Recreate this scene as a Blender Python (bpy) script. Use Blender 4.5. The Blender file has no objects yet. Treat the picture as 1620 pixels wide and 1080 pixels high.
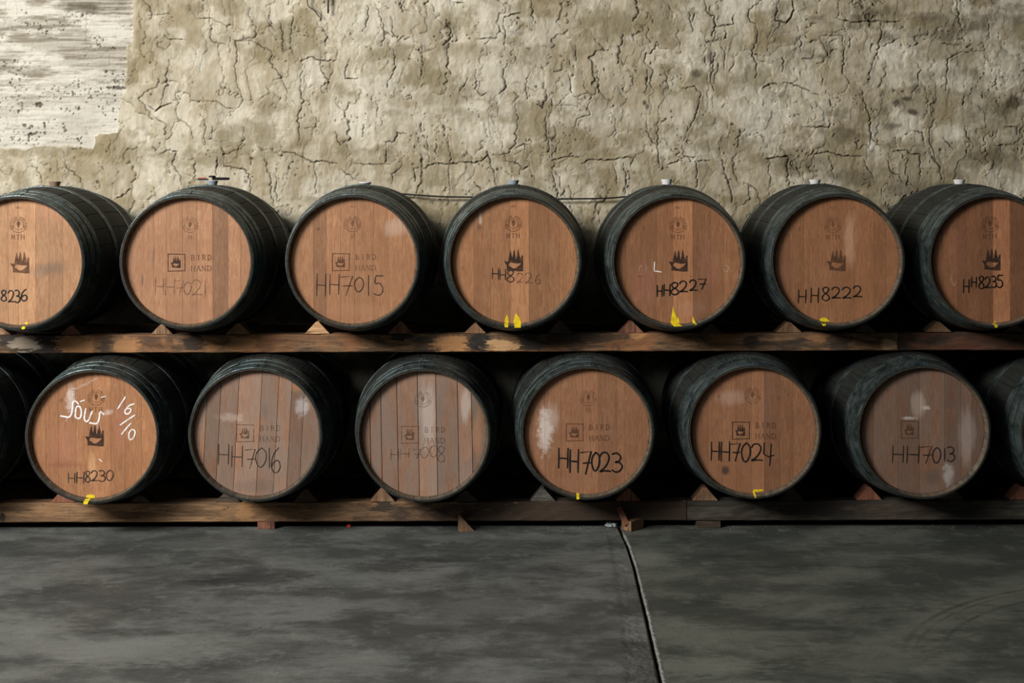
import bpy, bmesh, math, random
import numpy as np
from mathutils import Matrix, Vector
from mathutils.geometry import tessellate_polygon

random.seed(7); rng = np.random.default_rng(11)
S = bpy.context.scene
COL = S.collection

# ------------------------------------------------------------------ camera, world, lights, exposure
F, VX, VY, ROLL, CAMZ = 2083.0, 828.0, 310.0, 0.003, 1.505
cd = bpy.data.cameras.new('camera'); cam = bpy.data.objects.new('camera', cd); COL.objects.link(cam)
cd.sensor_width = 36.0; cd.lens = F/1620*36
cd.shift_x = (810-VX)/1620; cd.shift_y = -(540-VY)/1620
cd.clip_start = .05
cam.matrix_world = Matrix.Translation((0, 0, CAMZ)) @ Matrix.Rotation(math.pi/2, 4, 'X') @ Matrix.Rotation(-ROLL, 4, 'Z')
S.camera = cam

W = bpy.data.worlds.new('world'); S.world = W; W.use_nodes = True
W.node_tree.nodes['Background'].inputs[0].default_value = (.55, .72, .75, 1)
W.node_tree.nodes['Background'].inputs[1].default_value = .010

def area_light(name, loc, target, sx, sy, power, color):
    ld = bpy.data.lights.new(name, 'AREA'); ld.shape = 'RECTANGLE'; ld.size = sx; ld.size_y = sy
    ld.energy = power; ld.color = color
    lo = bpy.data.objects.new(name, ld); COL.objects.link(lo)
    lo.location = loc
    lo.rotation_euler = (Vector(target)-Vector(loc)).to_track_quat('-Z', 'Y').to_euler()
    return lo
area_light('door_daylight', (-6.0, .5, 4.7), (-.2, 6.4, 1.1), 2.6, 2.2, 1080, (1.0, .97, .91))
area_light('front_fill', (-3.8, -1.2, 5.2), (-.3, 6, .8), 3.0, 1.6, 115, (.90, .98, 1.0))  # added fill lamp in front, no source of its own in the room

S.view_settings.view_transform = 'Standard'; S.view_settings.look = 'None'
S.view_settings.gamma = 1; S.view_settings.use_curve_mapping = False
S.view_settings.exposure = 0.0

# ------------------------------------------------------------------ helpers
def der(u, v):                       # pixel of the photograph -> pixel of a level camera
    return u-ROLL*(v-VY), v+ROLL*(u-VX)
def at(u, v, y):                     # pixel at depth y -> world point
    u, v = der(u, v)
    return Vector(((u-VX)*y/F, y, CAMZ-(v-VY)*y/F))
def on_floor(u, v):
    u, v = der(u, v)
    y = CAMZ*F/(v-VY)
    return Vector(((u-VX)*y/F, y, 0))

def mesh(name, vs, fs, smooth=False):
    m = bpy.data.meshes.new(name); m.from_pydata([tuple(v) for v in vs], [], fs); m.update()
    if smooth: m.polygons.foreach_set('use_smooth', [True]*len(m.polygons))
    return m
def link(name, data, mat=None, parent=None, loc=(0, 0, 0), rot=(0, 0, 0)):
    o = bpy.data.objects.new(name, data); COL.objects.link(o)
    if mat is not None and data is not None and not data.materials: data.materials.append(mat)
    o.location = loc; o.rotation_euler = rot
    if parent is not None: o.parent = parent
    return o
def tag(o, label=None, cat=None, group=None, kind=None):
    for k, v in (('label', label), ('category', cat), ('group', group), ('kind', kind)):
        if v: o[k] = v
    return o
def bm_mesh(name, bm, smooth=False):
    m = bpy.data.meshes.new(name); bmesh.ops.recalc_face_normals(bm, faces=bm.faces); bm.to_mesh(m); bm.free()
    if smooth: m.polygons.foreach_set('use_smooth', [True]*len(m.polygons))
    return m
def set_attr(m, name, val):
    a = m.attributes.new(name, 'FLOAT', 'POINT'); a.data.foreach_set('value', np.full(len(m.vertices), val, dtype=np.float32) if np.isscalar(val) else np.asarray(val, dtype=np.float32).ravel())

# ------------------------------------------------------------------ node helpers
class NT:
    def __init__(s, name):
        s.m = bpy.data.materials.new(name); s.m.use_nodes = True; s.t = s.m.node_tree
        s.b = s.t.nodes['Principled BSDF']; s.b.inputs['Specular IOR Level'].default_value = .35
    def n(s, typ, **kw):
        nd = s.t.nodes.new(typ)
        for k, v in kw.items():
            if k.startswith('_'): setattr(nd, k[1:], v)
        return nd
    def put(s, sock, v):
        if isinstance(v, bpy.types.NodeSocket): s.t.links.new(v, sock)
        elif isinstance(v, (tuple, list)) and len(v) == 3 and sock.type == 'RGBA': sock.default_value = (*v, 1)
        else: sock.default_value = v
    def math(s, op, a, b=0.0, c=None, clamp=False):
        nd = s.n('ShaderNodeMath', _operation=op, _use_clamp=clamp); s.put(nd.inputs[0], a); s.put(nd.inputs[1], b)
        if c is not None: s.put(nd.inputs[2], c)
        return nd.outputs[0]
    def coords(s, kind='Object'): return s.n('ShaderNodeTexCoord').outputs[kind]
    def map(s, vec, scale=(1, 1, 1), loc=(0, 0, 0), rot=(0, 0, 0)):
        nd = s.n('ShaderNodeMapping'); s.put(nd.inputs[0], vec); nd.inputs['Scale'].default_value = scale
        s.put(nd.inputs['Location'], loc); nd.inputs['Rotation'].default_value = rot
        return nd.outputs[0]
    def noise(s, vec, scale, detail=4, rough=.55, dist=0, col=False):
        nd = s.n('ShaderNodeTexNoise'); s.put(nd.inputs['Vector'], vec); nd.inputs['Scale'].default_value = scale
        nd.inputs['Detail'].default_value = detail; nd.inputs['Roughness'].default_value = rough; nd.inputs['Distortion'].default_value = dist
        return nd.outputs['Color' if col else 'Fac']
    def ramp(s, f, lo, hi, a=0.0, b=1.0):
        nd = s.n('ShaderNodeMapRange', _interpolation_type='SMOOTHSTEP'); s.put(nd.inputs[0], f)
        for i, v in enumerate((lo, hi, a, b)): nd.inputs[i+1].default_value = v
        return nd.outputs[0]
    def mix(s, f, a, b, mode='MIX'):
        nd = s.n('ShaderNodeMix', _data_type='RGBA', _blend_type=mode); s.put(nd.inputs[0], f); s.put(nd.inputs[6], a); s.put(nd.inputs[7], b)
        return nd.outputs[2]
    def attr(s, name): return s.n('ShaderNodeAttribute', _attribute_name=name).outputs['Fac']
    def bump(s, h, strength=.3, dist=.002):
        nd = s.n('ShaderNodeBump'); s.put(nd.inputs['Height'], h); nd.inputs['Strength'].default_value = strength; nd.inputs['Distance'].default_value = dist
        s.t.links.new(nd.outputs[0], s.b.inputs['Normal'])
    def out(s, col=None, rough=None, metal=None, alpha=None):
        for k, v in (('Base Color', col), ('Roughness', rough), ('Metallic', metal), ('Alpha', alpha)):
            if v is not None: s.put(s.b.inputs[k], v)
        return s.m
    def spot(s, vec, cx, cz, rx, rz, nz=None, amp=1.6, lo=.35):     # soft-edged mark at (cx, cz) of the object's own x-z plane
        v = s.map(vec, scale=(1/rx, 0, 1/rz), loc=(-cx/rx, 0, -cz/rz))
        nd = s.n('ShaderNodeVectorMath', _operation='LENGTH'); s.put(nd.inputs[0], v); d = nd.outputs['Value']
        if nz is not None: d = s.math('ADD', d, s.math('MULTIPLY', s.math('SUBTRACT', nz, .5), amp))
        return s.ramp(d, 1.15, lo)

def rnd(n): return n.n('ShaderNodeObjectInfo').outputs['Random']

def comb(n, x, y=0.0, z=0.0):
    c = n.n('ShaderNodeCombineXYZ'); n.put(c.inputs[0], x); n.put(c.inputs[1], y); n.put(c.inputs[2], z); return c.outputs[0]

# ------------------------------------------------------------------ materials
def head_wood(name, col, grey=0.0, seed=0.0, spots=(), joint=0.0, sat_dark=(.42, .22, .12)):
    col = (col[0]*.66, col[1]*.615, col[2]*.535)
    n = NT(name); o = n.coords()
    r = rnd(n); off = comb(n, n.math('MULTIPLY', r, 9.0), seed, n.math('MULTIPLY', r, 5.0))
    v = n.map(o, loc=off)
    g1 = n.noise(n.map(v, scale=(150, 1, 7)), 1.6, 5, .65, .3)         # straight grain
    g2 = n.noise(n.map(v, scale=(330, 1, 26)), 1.2, 3, .6)            # pores
    g3 = n.noise(n.map(v, scale=(26, 1, 7)), 1.3, 4, .6, 1.8)         # ray fleck
    big = n.noise(n.map(o, scale=(1, 1, 1), loc=(seed, 0, seed*.7)), 5.0, 4, .6, .4)
    c = n.mix(n.ramp(g1, .33, .68), tuple(x*.80 for x in col), tuple(min(1, x*1.12) for x in col))
    c = n.mix(n.ramp(g2, .46, .68, 0, .62), c, tuple(col[i]*sat_dark[i]*1.6 for i in range(3)))
    g4 = n.noise(n.map(v, scale=(55, 1, 2.2)), 1.4, 4, .6)
    c = n.mix(n.ramp(g4, .48, .66, 0, .40), c, tuple(col[i]*(.66, .58, .52)[i] for i in range(3)))
    c = n.mix(n.ramp(g3, .54, .68, 0, .38), c, tuple(min(1, x*1.32) for x in col))
    c = n.mix(n.ramp(n.noise(n.map(o, scale=(1, 1, .6), loc=(seed, 0, 3)), 22, 5, .65), .48, .72, 0, .42), c, tuple(col[i]*(.62, .52, .48)[i] for i in range(3)))
    c = n.mix(n.ramp(big, .38, .68, 0, .45), c, tuple(col[i]*(.72, .62, .58)[i] for i in range(3)))
    if grey > 0:
        gcol = (sum(col)/3*1.10, sum(col)/3*.93, sum(col)/3*.80)
        c = n.mix(n.math('MULTIPLY', n.ramp(n.noise(n.map(v, scale=(14, 1, 3)), 1.5, 5, .65), .3, .62), grey), c, gcol)
    nz = n.noise(n.map(o, scale=(60, 1, 9), loc=(seed, 0, 0)), 1.0, 5, .65)
    nz2 = n.noise(o, 55, 4, .6)
    for (cx, cz, rx, rz, sc, st, kind) in spots:
        m = n.spot(o, cx, cz, rx, rz, nz if kind == 'grain' else (nz2 if kind == 'soft' else None))
        c = n.mix(n.math('MULTIPLY', m, st), c, sc)
    tone = n.attr('tone')
    c = n.mix(1.0, c, comb(n, tone, tone, tone), 'MULTIPLY')
    n.bump(n.math('ADD', g2, n.math('MULTIPLY', g3, .8)), .35, .0012)
    return n.out(c, n.ramp(g1, .3, .7, .62, .5))

def simple_wood(name, col, dark, red=None, scale=1.0, axis='x', spots=(), dirt=.6, lo=.45, hi=.6):
    n = NT(name); o = n.coords(); r = rnd(n)
    v = n.map(o, loc=comb(n, n.math('MULTIPLY', r, 13.0), 0.0, n.math('MULTIPLY', r, 7.0)))
    sc = (3, 40, 40) if axis == 'x' else (40, 40, 3)
    g = n.noise(n.map(v, scale=tuple(a*scale for a in sc)), 1.0, 5, .62, .6)
    f = n.noise(n.map(v, scale=tuple(a*scale*4 for a in sc)), 1.0, 3, .6)
    big = n.noise(n.map(v, scale=(3.2, 6, 9)), 1.3, 6, .62, .7)
    c = n.mix(n.ramp(g, .3, .7), tuple(x*.42 for x in col), tuple(x*1.4 for x in col))
    c = n.mix(n.ramp(f, .50, .66, 0, .65), c, dark)
    kn = n.n('ShaderNodeTexVoronoi'); n.put(kn.inputs['Vector'], n.map(v, scale=(2.2, 9, 9))); kn.inputs['Scale'].default_value = 1.0
    c = n.mix(n.ramp(kn.outputs['Distance'], .16, .04, 0, .85), c, dark)
    if red: c = n.mix(n.ramp(n.noise(v, 4.0, 4), .45, .65, 0, .7), c, red)
    c = n.mix(n.ramp(big, lo, hi, 0, dirt), c, dark)
    speck = n.noise(n.map(v, scale=(22, 60, 60)), 1.0, 3, .7)
    c = n.mix(n.ramp(speck, .62, .72, 0, .7), c, dark)
    nz = n.noise(n.map(v, scale=(9, 40, 34)), 1.3, 6, .75)
    for (cx, cz, rx, rz, scol, st) in spots:
        c = n.mix(n.math('MULTIPLY', n.math('MULTIPLY', n.spot(o, cx, cz, rx, rz, nz, 3.6, .85), st), n.ramp(g, .2, .5, .75, 1)), c, scol)
    n.bump(n.math('ADD', g, n.math('MULTIPLY', f, .6)), .5, .003)
    return n.out(c, .8)

def steel(name):
    n = NT(name); o = n.coords(); r = rnd(n)
    v = n.map(o, loc=comb(n, n.math('MULTIPLY', r, 9.0), 0.0, 0.0))
    a = n.noise(v, 14, 5, .65, .5); b = n.noise(v, 90, 4, .7)
    c = n.mix(n.ramp(a, .35, .68), (.018, .026, .025), (.10, .125, .12))
    c = n.mix(n.ramp(b, .55, .75, 0, .55), c, (.012, .014, .013))
    c = n.mix(n.ramp(n.noise(v, 6, 4), .56, .74, 0, .35), c, (.035, .024, .016))
    c = n.mix(n.ramp(n.noise(v, 11, 4, .65, .6), .52, .70, 0, .7), c, (.075, .115, .14))  # bluish light on the hoops, put into the colour as patches
    n.bump(n.math('ADD', a, b), .25, .001)
    return n.out(c, n.ramp(b, .3, .7, .36, .6), .6)

def stave_wood(name):
    n = NT(name); o = n.coords(); r = rnd(n)
    v = n.map(o, loc=comb(n, n.math('MULTIPLY', r, 9.0), 0.0, n.math('MULTIPLY', r, 5.0)))
    g = n.noise(n.map(v, scale=(60, 4, 60)), 1.0, 5, .6)
    a = n.noise(v, 9, 4, .6)
    c = n.mix(n.ramp(g, .3, .7), (.005, .007, .006), (.015, .015, .011))
    c = n.mix(n.ramp(a, .5, .7, 0, .6), c, (.014, .017, .014))
    # the bare wood of the chime: inner wall and end grain, in front of the head
    sep = n.n('ShaderNodeSeparateXYZ'); n.put(sep.inputs[0], o)
    front = n.attr('chime')
    cg = n.noise(n.map(v, scale=(40, 1, 40)), 1.4, 4, .6)
    cc = n.mix(n.ramp(cg, .3, .7), (.055, .045, .033), (.15, .122, .088))
    cc = n.mix(n.math('MULTIPLY', r, .6), cc, (.13, .08, .045))
    cc = n.mix(n.ramp(n.noise(o, 16, 4), .5, .68, 0, .65), cc, (.035, .035, .03))
    c = n.mix(front, c, cc)
    n.bump(g, .4, .002)
    return n.out(c, .75)

def flat_mat(name, col, rough=.6, alpha=None, nscale=260, lo=.35, hi=.6, amin=.2, amax=1.0, stretch=True, metal=0):
    n = NT(name)
    a = None
    if alpha is not None:
        o = n.coords(); nz = n.noise(n.map(o, scale=(1, 1, .25 if stretch else 1)), nscale, 3, .7)
        big = n.noise(o, 45, 2, .5)
        a = n.math('MULTIPLY', n.ramp(nz, lo, hi, amin, amax), alpha)
        a = n.math('MULTIPLY', a, n.ramp(big, .3, .6, .65, 1.0))
    return n.out(col, rough, metal, a)

M = {}
M['steel'] = steel('galvanised_steel'); M['stave'] = stave_wood('stained_stave_oak')
M['rivet'] = flat_mat('rivet_steel', (.07, .085, .09), .4, metal=.6)
M['ink'] = flat_mat('black_marker_ink', (.008, .007, .007), .45)
M['ink_thin'] = flat_mat('thin_black_ink', (.018, .013, .011), .6, alpha=.97, lo=.2, hi=.45, amin=.7)
M['ink_faint'] = flat_mat('faded_ink', (.040, .026, .019), .7, alpha=.78, lo=.35, hi=.6, amin=.25)
M['burn'] = flat_mat('burnt_brand_dark', (.030, .013, .008), .8, alpha=.93, lo=.25, hi=.5, amin=.72)
M['burn_mid'] = flat_mat('burnt_brand_brown', (.085, .036, .017), .8, alpha=.85, lo=.3, hi=.55, amin=.45)
M['burn_faint'] = flat_mat('burnt_brand_faint', (.085, .036, .018), .8, alpha=.75, lo=.35, hi=.6, amin=.2)
M['chalk'] = flat_mat('white_chalk', (.86, .84, .84), .9, alpha=.97, nscale=420, lo=.25, hi=.5, amin=.35, stretch=False)
M['chalk_faint'] = flat_mat('smeared_chalk', (.80, .74, .72), .9, alpha=.5, nscale=300, lo=.42, hi=.65, amin=0, stretch=False)
M['yellow'] = flat_mat('yellow_paint', (.80, .60, .012), .5, alpha=.97, nscale=200, lo=.25, hi=.48, amin=.45)
M['bung_white'] = flat_mat('white_silicone', (.66, .65, .66), .35)
M['bung_grey'] = flat_mat('grey_silicone', (.30, .34, .38), .35)
M['bung_brown'] = flat_mat('stained_silicone', (.24, .16, .11), .5)
M['black_plastic'] = flat_mat('black_plastic', (.012, .012, .014), .35)
M['red_plastic'] = flat_mat('red_plastic', (.55, .03, .025), .35)
M['clear_plastic'] = flat_mat('crumpled_plastic', (.45, .50, .50), .18)
M['cable'] = flat_mat('black_rubber', (.010, .010, .011), .5)
M['grit'] = flat_mat('pale_grit', (.22, .22, .20), .7)

# beam and wedge timbers
def bspot(u0, u1, v0, v1, col, st, y=5.96):
    a = at(u0, v0, y); b = at(u1, v1, y)
    return ((a.x+b.x)/2, (a.z+b.z)/2, abs(b.x-a.x)/2*1.15, abs(b.z-a.z)/2*1.2, col, st)
DK = (.018, .015, .012); OR = (.40, .195, .08); PL = (.27, .22, .17)
up = [bspot(45, 100, 528, 560, DK, .95), bspot(0, 40, 530, 545, DK, .8), bspot(22, 60, 534, 552, PL, .8), bspot(92, 150, 536, 560, OR, .8),
      bspot(178, 222, 536, 558, OR, .7), bspot(150, 178, 528, 560, DK, .55), bspot(290, 320, 532, 552, DK, .85), bspot(325, 345, 545, 556, OR, .6),
      bspot(360, 400, 535, 556, OR, .6), bspot(620, 650, 528, 538, DK, .95), bspot(655, 690, 533, 556, DK, .7), bspot(690, 742, 532, 556, OR, .9),
      bspot(742, 778, 527, 552, DK, 1.0), bspot(820, 860, 527, 556, DK, .9), bspot(870, 985, 527, 540, DK, .7), bspot(1000, 1020, 528, 536, OR, .8),
      bspot(1180, 1200, 530, 552, DK, .8), bspot(1280, 1320, 528, 540, (.30, .14, .06), .7), bspot(1310, 1345, 530, 556, DK, .8), bspot(1395, 1416, 536, 554, (.38, .25, .14), .8),
      bspot(772, 816, 537, 553, (.46, .27, .13), 1.0)]
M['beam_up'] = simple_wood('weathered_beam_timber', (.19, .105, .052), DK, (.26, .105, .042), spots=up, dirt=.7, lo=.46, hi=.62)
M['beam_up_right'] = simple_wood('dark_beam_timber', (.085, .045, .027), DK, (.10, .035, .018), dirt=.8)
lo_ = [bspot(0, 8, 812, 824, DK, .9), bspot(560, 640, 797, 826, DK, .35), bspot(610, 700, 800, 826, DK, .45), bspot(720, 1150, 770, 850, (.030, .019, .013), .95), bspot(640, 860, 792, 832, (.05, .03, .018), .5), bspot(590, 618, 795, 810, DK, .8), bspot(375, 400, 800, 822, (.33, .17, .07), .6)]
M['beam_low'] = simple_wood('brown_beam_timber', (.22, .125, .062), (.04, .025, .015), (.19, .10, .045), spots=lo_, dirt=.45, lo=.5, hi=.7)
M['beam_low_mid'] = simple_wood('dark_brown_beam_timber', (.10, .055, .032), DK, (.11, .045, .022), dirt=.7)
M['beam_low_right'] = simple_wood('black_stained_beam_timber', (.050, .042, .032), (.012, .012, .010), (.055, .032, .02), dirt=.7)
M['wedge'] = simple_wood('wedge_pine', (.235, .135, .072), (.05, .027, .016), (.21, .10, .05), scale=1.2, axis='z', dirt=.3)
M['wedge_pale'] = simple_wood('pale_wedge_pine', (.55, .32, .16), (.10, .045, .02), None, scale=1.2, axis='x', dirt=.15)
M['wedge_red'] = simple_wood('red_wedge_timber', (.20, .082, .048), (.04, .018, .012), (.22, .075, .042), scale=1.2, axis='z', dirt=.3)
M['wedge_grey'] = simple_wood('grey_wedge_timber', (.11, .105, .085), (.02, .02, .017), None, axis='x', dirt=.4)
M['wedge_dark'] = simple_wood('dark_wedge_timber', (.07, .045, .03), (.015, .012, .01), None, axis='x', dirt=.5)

# ------------------------------------------------------------------ numpy noise
def vnoise(x, y, seed):
    xi = np.floor(x).astype(np.int64); yi = np.floor(y).astype(np.int64)
    fx = x-xi; fy = y-yi; fx = fx*fx*(3-2*fx); fy = fy*fy*(3-2*fy)
    def h(a, b):
        n = (a*374761393+b*668265263+seed*974711) & 0xffffffff
        n = ((n ^ (n >> 13))*1274126177) & 0xffffffff
        return ((n ^ (n >> 16)) & 0xffff)/65535.0
    return (h(xi, yi)*(1-fx)+h(xi+1, yi)*fx)*(1-fy)+(h(xi, yi+1)*(1-fx)+h(xi+1, yi+1)*fx)*fy
def fbm(x, y, seed, oct=4, g=.5):
    s = 0; a = 1; t = 0
    for i in range(oct):
        s = s+a*vnoise(x*2**i, y*2**i, seed+i*17); t += a; a *= g
    return s/t
def sstep(x, a, b):
    t = np.clip((x-a)/(b-a), 0, 1); return t*t*(3-2*t)

# ------------------------------------------------------------------ the back wall: cracked, trowelled plaster
WALLY = 6.83; WS = F/WALLY
ZOOM = {0: (0, 0), 1: (540, 0), 2: (1080, 0)}
CRACKS = {0: [
 (1,[(1190,40),(1185,75),(1215,130),(1210,175),(1120,195),(1125,250),(1115,330),(1125,400),(1150,480)]),(.7,[(1120,195),(1180,190),(1240,215),(1290,245),(1285,300),(1340,370),(1360,430),(1368,515)]),
 (1.1,[(1335,110),(1340,180),(1350,245)]),(.7,[(1390,0),(1392,80),(1380,150),(1375,230),(1340,245)]),(.9,[(800,280),(810,300),(790,350),(795,400),(770,460),(765,510)]),(.9,[(700,500),(740,525),(770,505),(810,490)]),
 (.7,[(780,165),(790,185),(880,190)]),(.5,[(700,70),(760,70),(810,65)]),(.7,[(680,0),(720,50),(715,90)]),(.5,[(900,25),(930,90),(1000,85),(1070,120),(1110,120)]),(.6,[(1010,90),(1000,150),(1005,200),(1070,210)]),
 (.6,[(860,570),(905,600),(915,660)]),(.9,[(950,540),(975,580),(968,690)]),(.6,[(1010,600),(1010,670)]),(.8,[(740,560),(790,590),(780,640)]),(.8,[(1155,600),(1160,660),(1130,710),(1060,735),(1050,700)]),
 (.6,[(920,740),(925,860)]),(.9,[(1060,735),(1065,790),(1150,800),(1180,830),(1190,920)]),(.9,[(1030,745),(1028,830)]),(.8,[(760,730),(800,710),(830,720),(820,780),(850,830),(860,880)]),(.8,[(550,945),(600,920),(620,895)]),
 (.8,[(300,720),(320,800),(380,840),(400,900)]),(.5,[(260,740),(280,820)]),(.6,[(150,790),(190,820),(200,880)]),(.9,[(1250,700),(1270,800),(1280,850),(1300,980)]),(.9,[(1310,800),(1310,900),(1320,960)]),
 (.8,[(1440,300),(1425,400),(1440,480),(1415,560),(1425,640),(1415,690)]),(.9,[(1430,290),(1480,270),(1530,290),(1590,285)]),(.9,[(1530,270),(1520,320),(1560,390),(1555,440)]),(.7,[(1500,560),(1505,600),(1450,610)]),
 (.9,[(1340,720),(1400,725),(1480,770),(1530,765),(1600,775)]),(.6,[(1490,780),(1500,850),(1500,920)]),(.8,[(1590,620),(1600,670),(1620,690)]),(.7,[(1260,70),(1280,110),(1310,150)]),(.8,[(840,450),(850,470),(820,475)]),
 (.6,[(970,475),(1030,480),(1070,515),(1110,515)]),(1.1,[(408,80),(410,200)]),(.8,[(520,250),(522,310)]),(.8,[(300,70),(312,105)]),(.5,[(0,430),(90,435),(170,460)]),(.6,[(30,0),(25,90),(15,140)]),(.6,[(70,0),(85,80)]),
 (.5,[(330,330),(460,335)]),(.6,[(35,540),(35,610)]),(.8,[(80,560),(88,585)]),(.9,[(210,590),(215,615)]),(.6,[(0,410),(160,400),(330,395)]),(.5,[(100,30),(300,40),(480,30)]),(.5,[(200,250),(330,245),(450,220)])],
 1: [(1,[(165,20),(195,100),(210,160),(190,220)]),(.7,[(235,80),(250,160),(275,195),(300,170)]),(1.4,[(500,95),(520,150),(510,190),(485,215)]),(.8,[(245,230),(260,320),(230,370),(222,415)]),(.9,[(385,215),(388,300),(378,385)]),
 (.8,[(45,275),(20,330),(15,370),(80,372)]),(.7,[(600,370),(590,400),(560,435)]),(.8,[(640,330),(640,420),(660,455),(690,440)]),(1.1,[(790,300),(765,340),(780,410),(750,445)]),(.8,[(900,340),(875,400),(885,470)]),
 (.9,[(830,490),(838,560),(830,620),(825,680),(790,730),(720,735)]),(1.4,[(975,450),(960,510),(930,495)]),(.9,[(975,520),(970,600),(985,680),(985,720)]),(1.3,[(1400,0),(1415,60),(1385,100)]),(1.4,[(1340,170),(1325,220),(1315,300)]),
 (.9,[(1190,450),(1170,500),(1185,545),(1125,560),(1100,630)]),(.8,[(1080,360),(1095,440)]),(.7,[(1220,340),(1222,440)]),(.6,[(1145,340),(1150,410),(1190,450)]),(.8,[(1385,340),(1385,400),(1370,410)]),(.8,[(1445,300),(1450,370),(1445,450)]),
 (.8,[(1540,340),(1555,420)]),(.7,[(1510,570),(1500,620),(1510,800)]),(.7,[(1450,590),(1460,650),(1500,690)]),(.7,[(1300,560),(1305,620),(1270,650)]),(1,[(310,635),(270,630),(255,670),(210,675)]),(.9,[(105,590),(100,650)]),
 (.9,[(380,575),(380,625)]),(.8,[(410,645),(412,720),(415,770)]),(.9,[(215,680),(210,770)]),(.8,[(290,750),(285,800),(240,830),(240,870)]),(1,[(345,800),(350,860)]),
 (1,[(390,800),(440,775),(510,780),(570,770),(640,770),(680,755),(695,720),(710,770),(735,860),(740,880)]),(.7,[(510,640),(520,740),(515,800),(510,850),(520,930)]),(.8,[(640,870),(665,900)]),(.7,[(830,700),(870,680),(870,730)]),
 (.8,[(780,765),(840,775),(860,805),(885,790)]),(.7,[(1000,760),(1060,745),(1130,745)]),(.8,[(1000,810),(1020,900),(1040,960)]),(.8,[(1080,880),(1100,960)]),(.8,[(1140,780),(1180,755),(1280,760),(1350,745),(1390,750)]),
 (.8,[(1340,770),(1350,830),(1345,930)]),(.6,[(1290,770),(1310,870)]),(.7,[(1550,780),(1600,760),(1620,765)]),(.9,[(900,0),(910,60),(905,110)]),(.8,[(770,90),(780,80),(850,60)]),(.7,[(770,90),(780,160),(775,240)]),
 (.6,[(640,185),(700,180),(740,180)]),(.9,[(125,30),(130,90),(100,150)]),(.8,[(285,0),(290,60)]),(.5,[(400,30),(415,90)]),(.6,[(530,10),(590,10)]),(.6,[(1460,60),(1480,110)]),(.8,[(1115,220),(1115,290)]),
 (.8,[(1050,290),(1055,330),(1010,340)]),(.5,[(1130,500),(1000,500)]),(.8,[(450,680),(452,730)]),(.8,[(0,800),(50,840),(60,850)]),(.6,[(60,775),(150,780),(230,780)])],
 2: [(.8,[(30,60),(50,150)]),(.8,[(60,60),(40,110)]),(1,[(105,0),(115,60),(150,75),(155,120),(140,170)]),(.8,[(150,125),(240,115),(245,70)]),(.8,[(380,0),(320,45),(315,90),(350,115)]),(1.2,[(460,0),(440,100),(490,105),(525,60),(520,0)]),
 (.9,[(350,120),(355,190),(330,250),(350,300),(355,350),(345,370)]),(.9,[(480,265),(475,340)]),(.8,[(560,170),(565,240)]),(.7,[(570,275),(620,275),(625,240)]),(.9,[(760,170),(770,240),(760,350)]),(.6,[(790,170),(795,230)]),
 (.9,[(945,110),(935,210),(915,280),(900,310)]),(.9,[(740,60),(730,85),(760,100),(830,105),(900,100),(1030,102)]),(.5,[(650,170),(760,170)]),(.7,[(650,180),(690,250),(670,290),(640,300)]),(.7,[(1300,0),(1310,80),(1325,140)]),
 (.7,[(1420,200),(1440,240),(1400,240),(1310,250),(1265,280),(1255,380),(1250,430)]),(.5,[(1450,90),(1460,180)]),(.7,[(1230,205),(1290,215)]),(1.1,[(155,250),(150,310),(130,380),(150,430)]),(.9,[(110,260),(115,310)]),
 (.8,[(0,420),(60,410),(85,440),(80,500),(55,560),(40,600),(5,670)]),(.6,[(205,220),(200,330)]),(.8,[(380,420),(420,395),(450,400)]),(.8,[(480,390),(560,410),(620,440),(650,450)]),(.9,[(850,430),(870,500),(890,570),(895,660),(940,690)]),
 (.6,[(690,440),(715,500)]),(.6,[(660,350),(665,410)]),(.8,[(570,600),(700,605),(695,570)]),(.7,[(300,615),(265,650),(260,700)]),(.9,[(620,730),(690,720),(760,740),(850,740)]),(.8,[(1000,720),(1070,710),(1090,735),(1130,730),(1130,800),(1125,860)]),
 (.8,[(1090,620),(1140,630),(1150,680)]),(1.2,[(1180,720),(1220,790),(1230,850)]),(.7,[(1240,650),(1290,710)]),(.7,[(1340,600),(1345,640),(1375,680),(1380,700)]),(.7,[(0,690),(10,740),(60,745)]),(.8,[(60,760),(70,830),(65,890)]),
 (1.2,[(190,760),(200,820),(225,880),(235,960)]),(.7,[(70,765),(130,760)]),(1.2,[(400,750),(500,740),(500,800),(505,890)]),(.7,[(290,860),(350,900),(370,960)]),(.6,[(590,780),(610,820)]),(.7,[(860,760),(910,850)]),
 (.8,[(975,760),(985,810),(1030,830),(1050,870)]),(.8,[(1490,360),(1485,400),(1470,420)]),(.7,[(1340,460),(1330,500)]),(.7,[(1530,600),(1600,600),(1590,640)]),(.6,[(1160,440),(1165,500),(1150,560)]),(.7,[(700,740),(720,850)])]}

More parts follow.
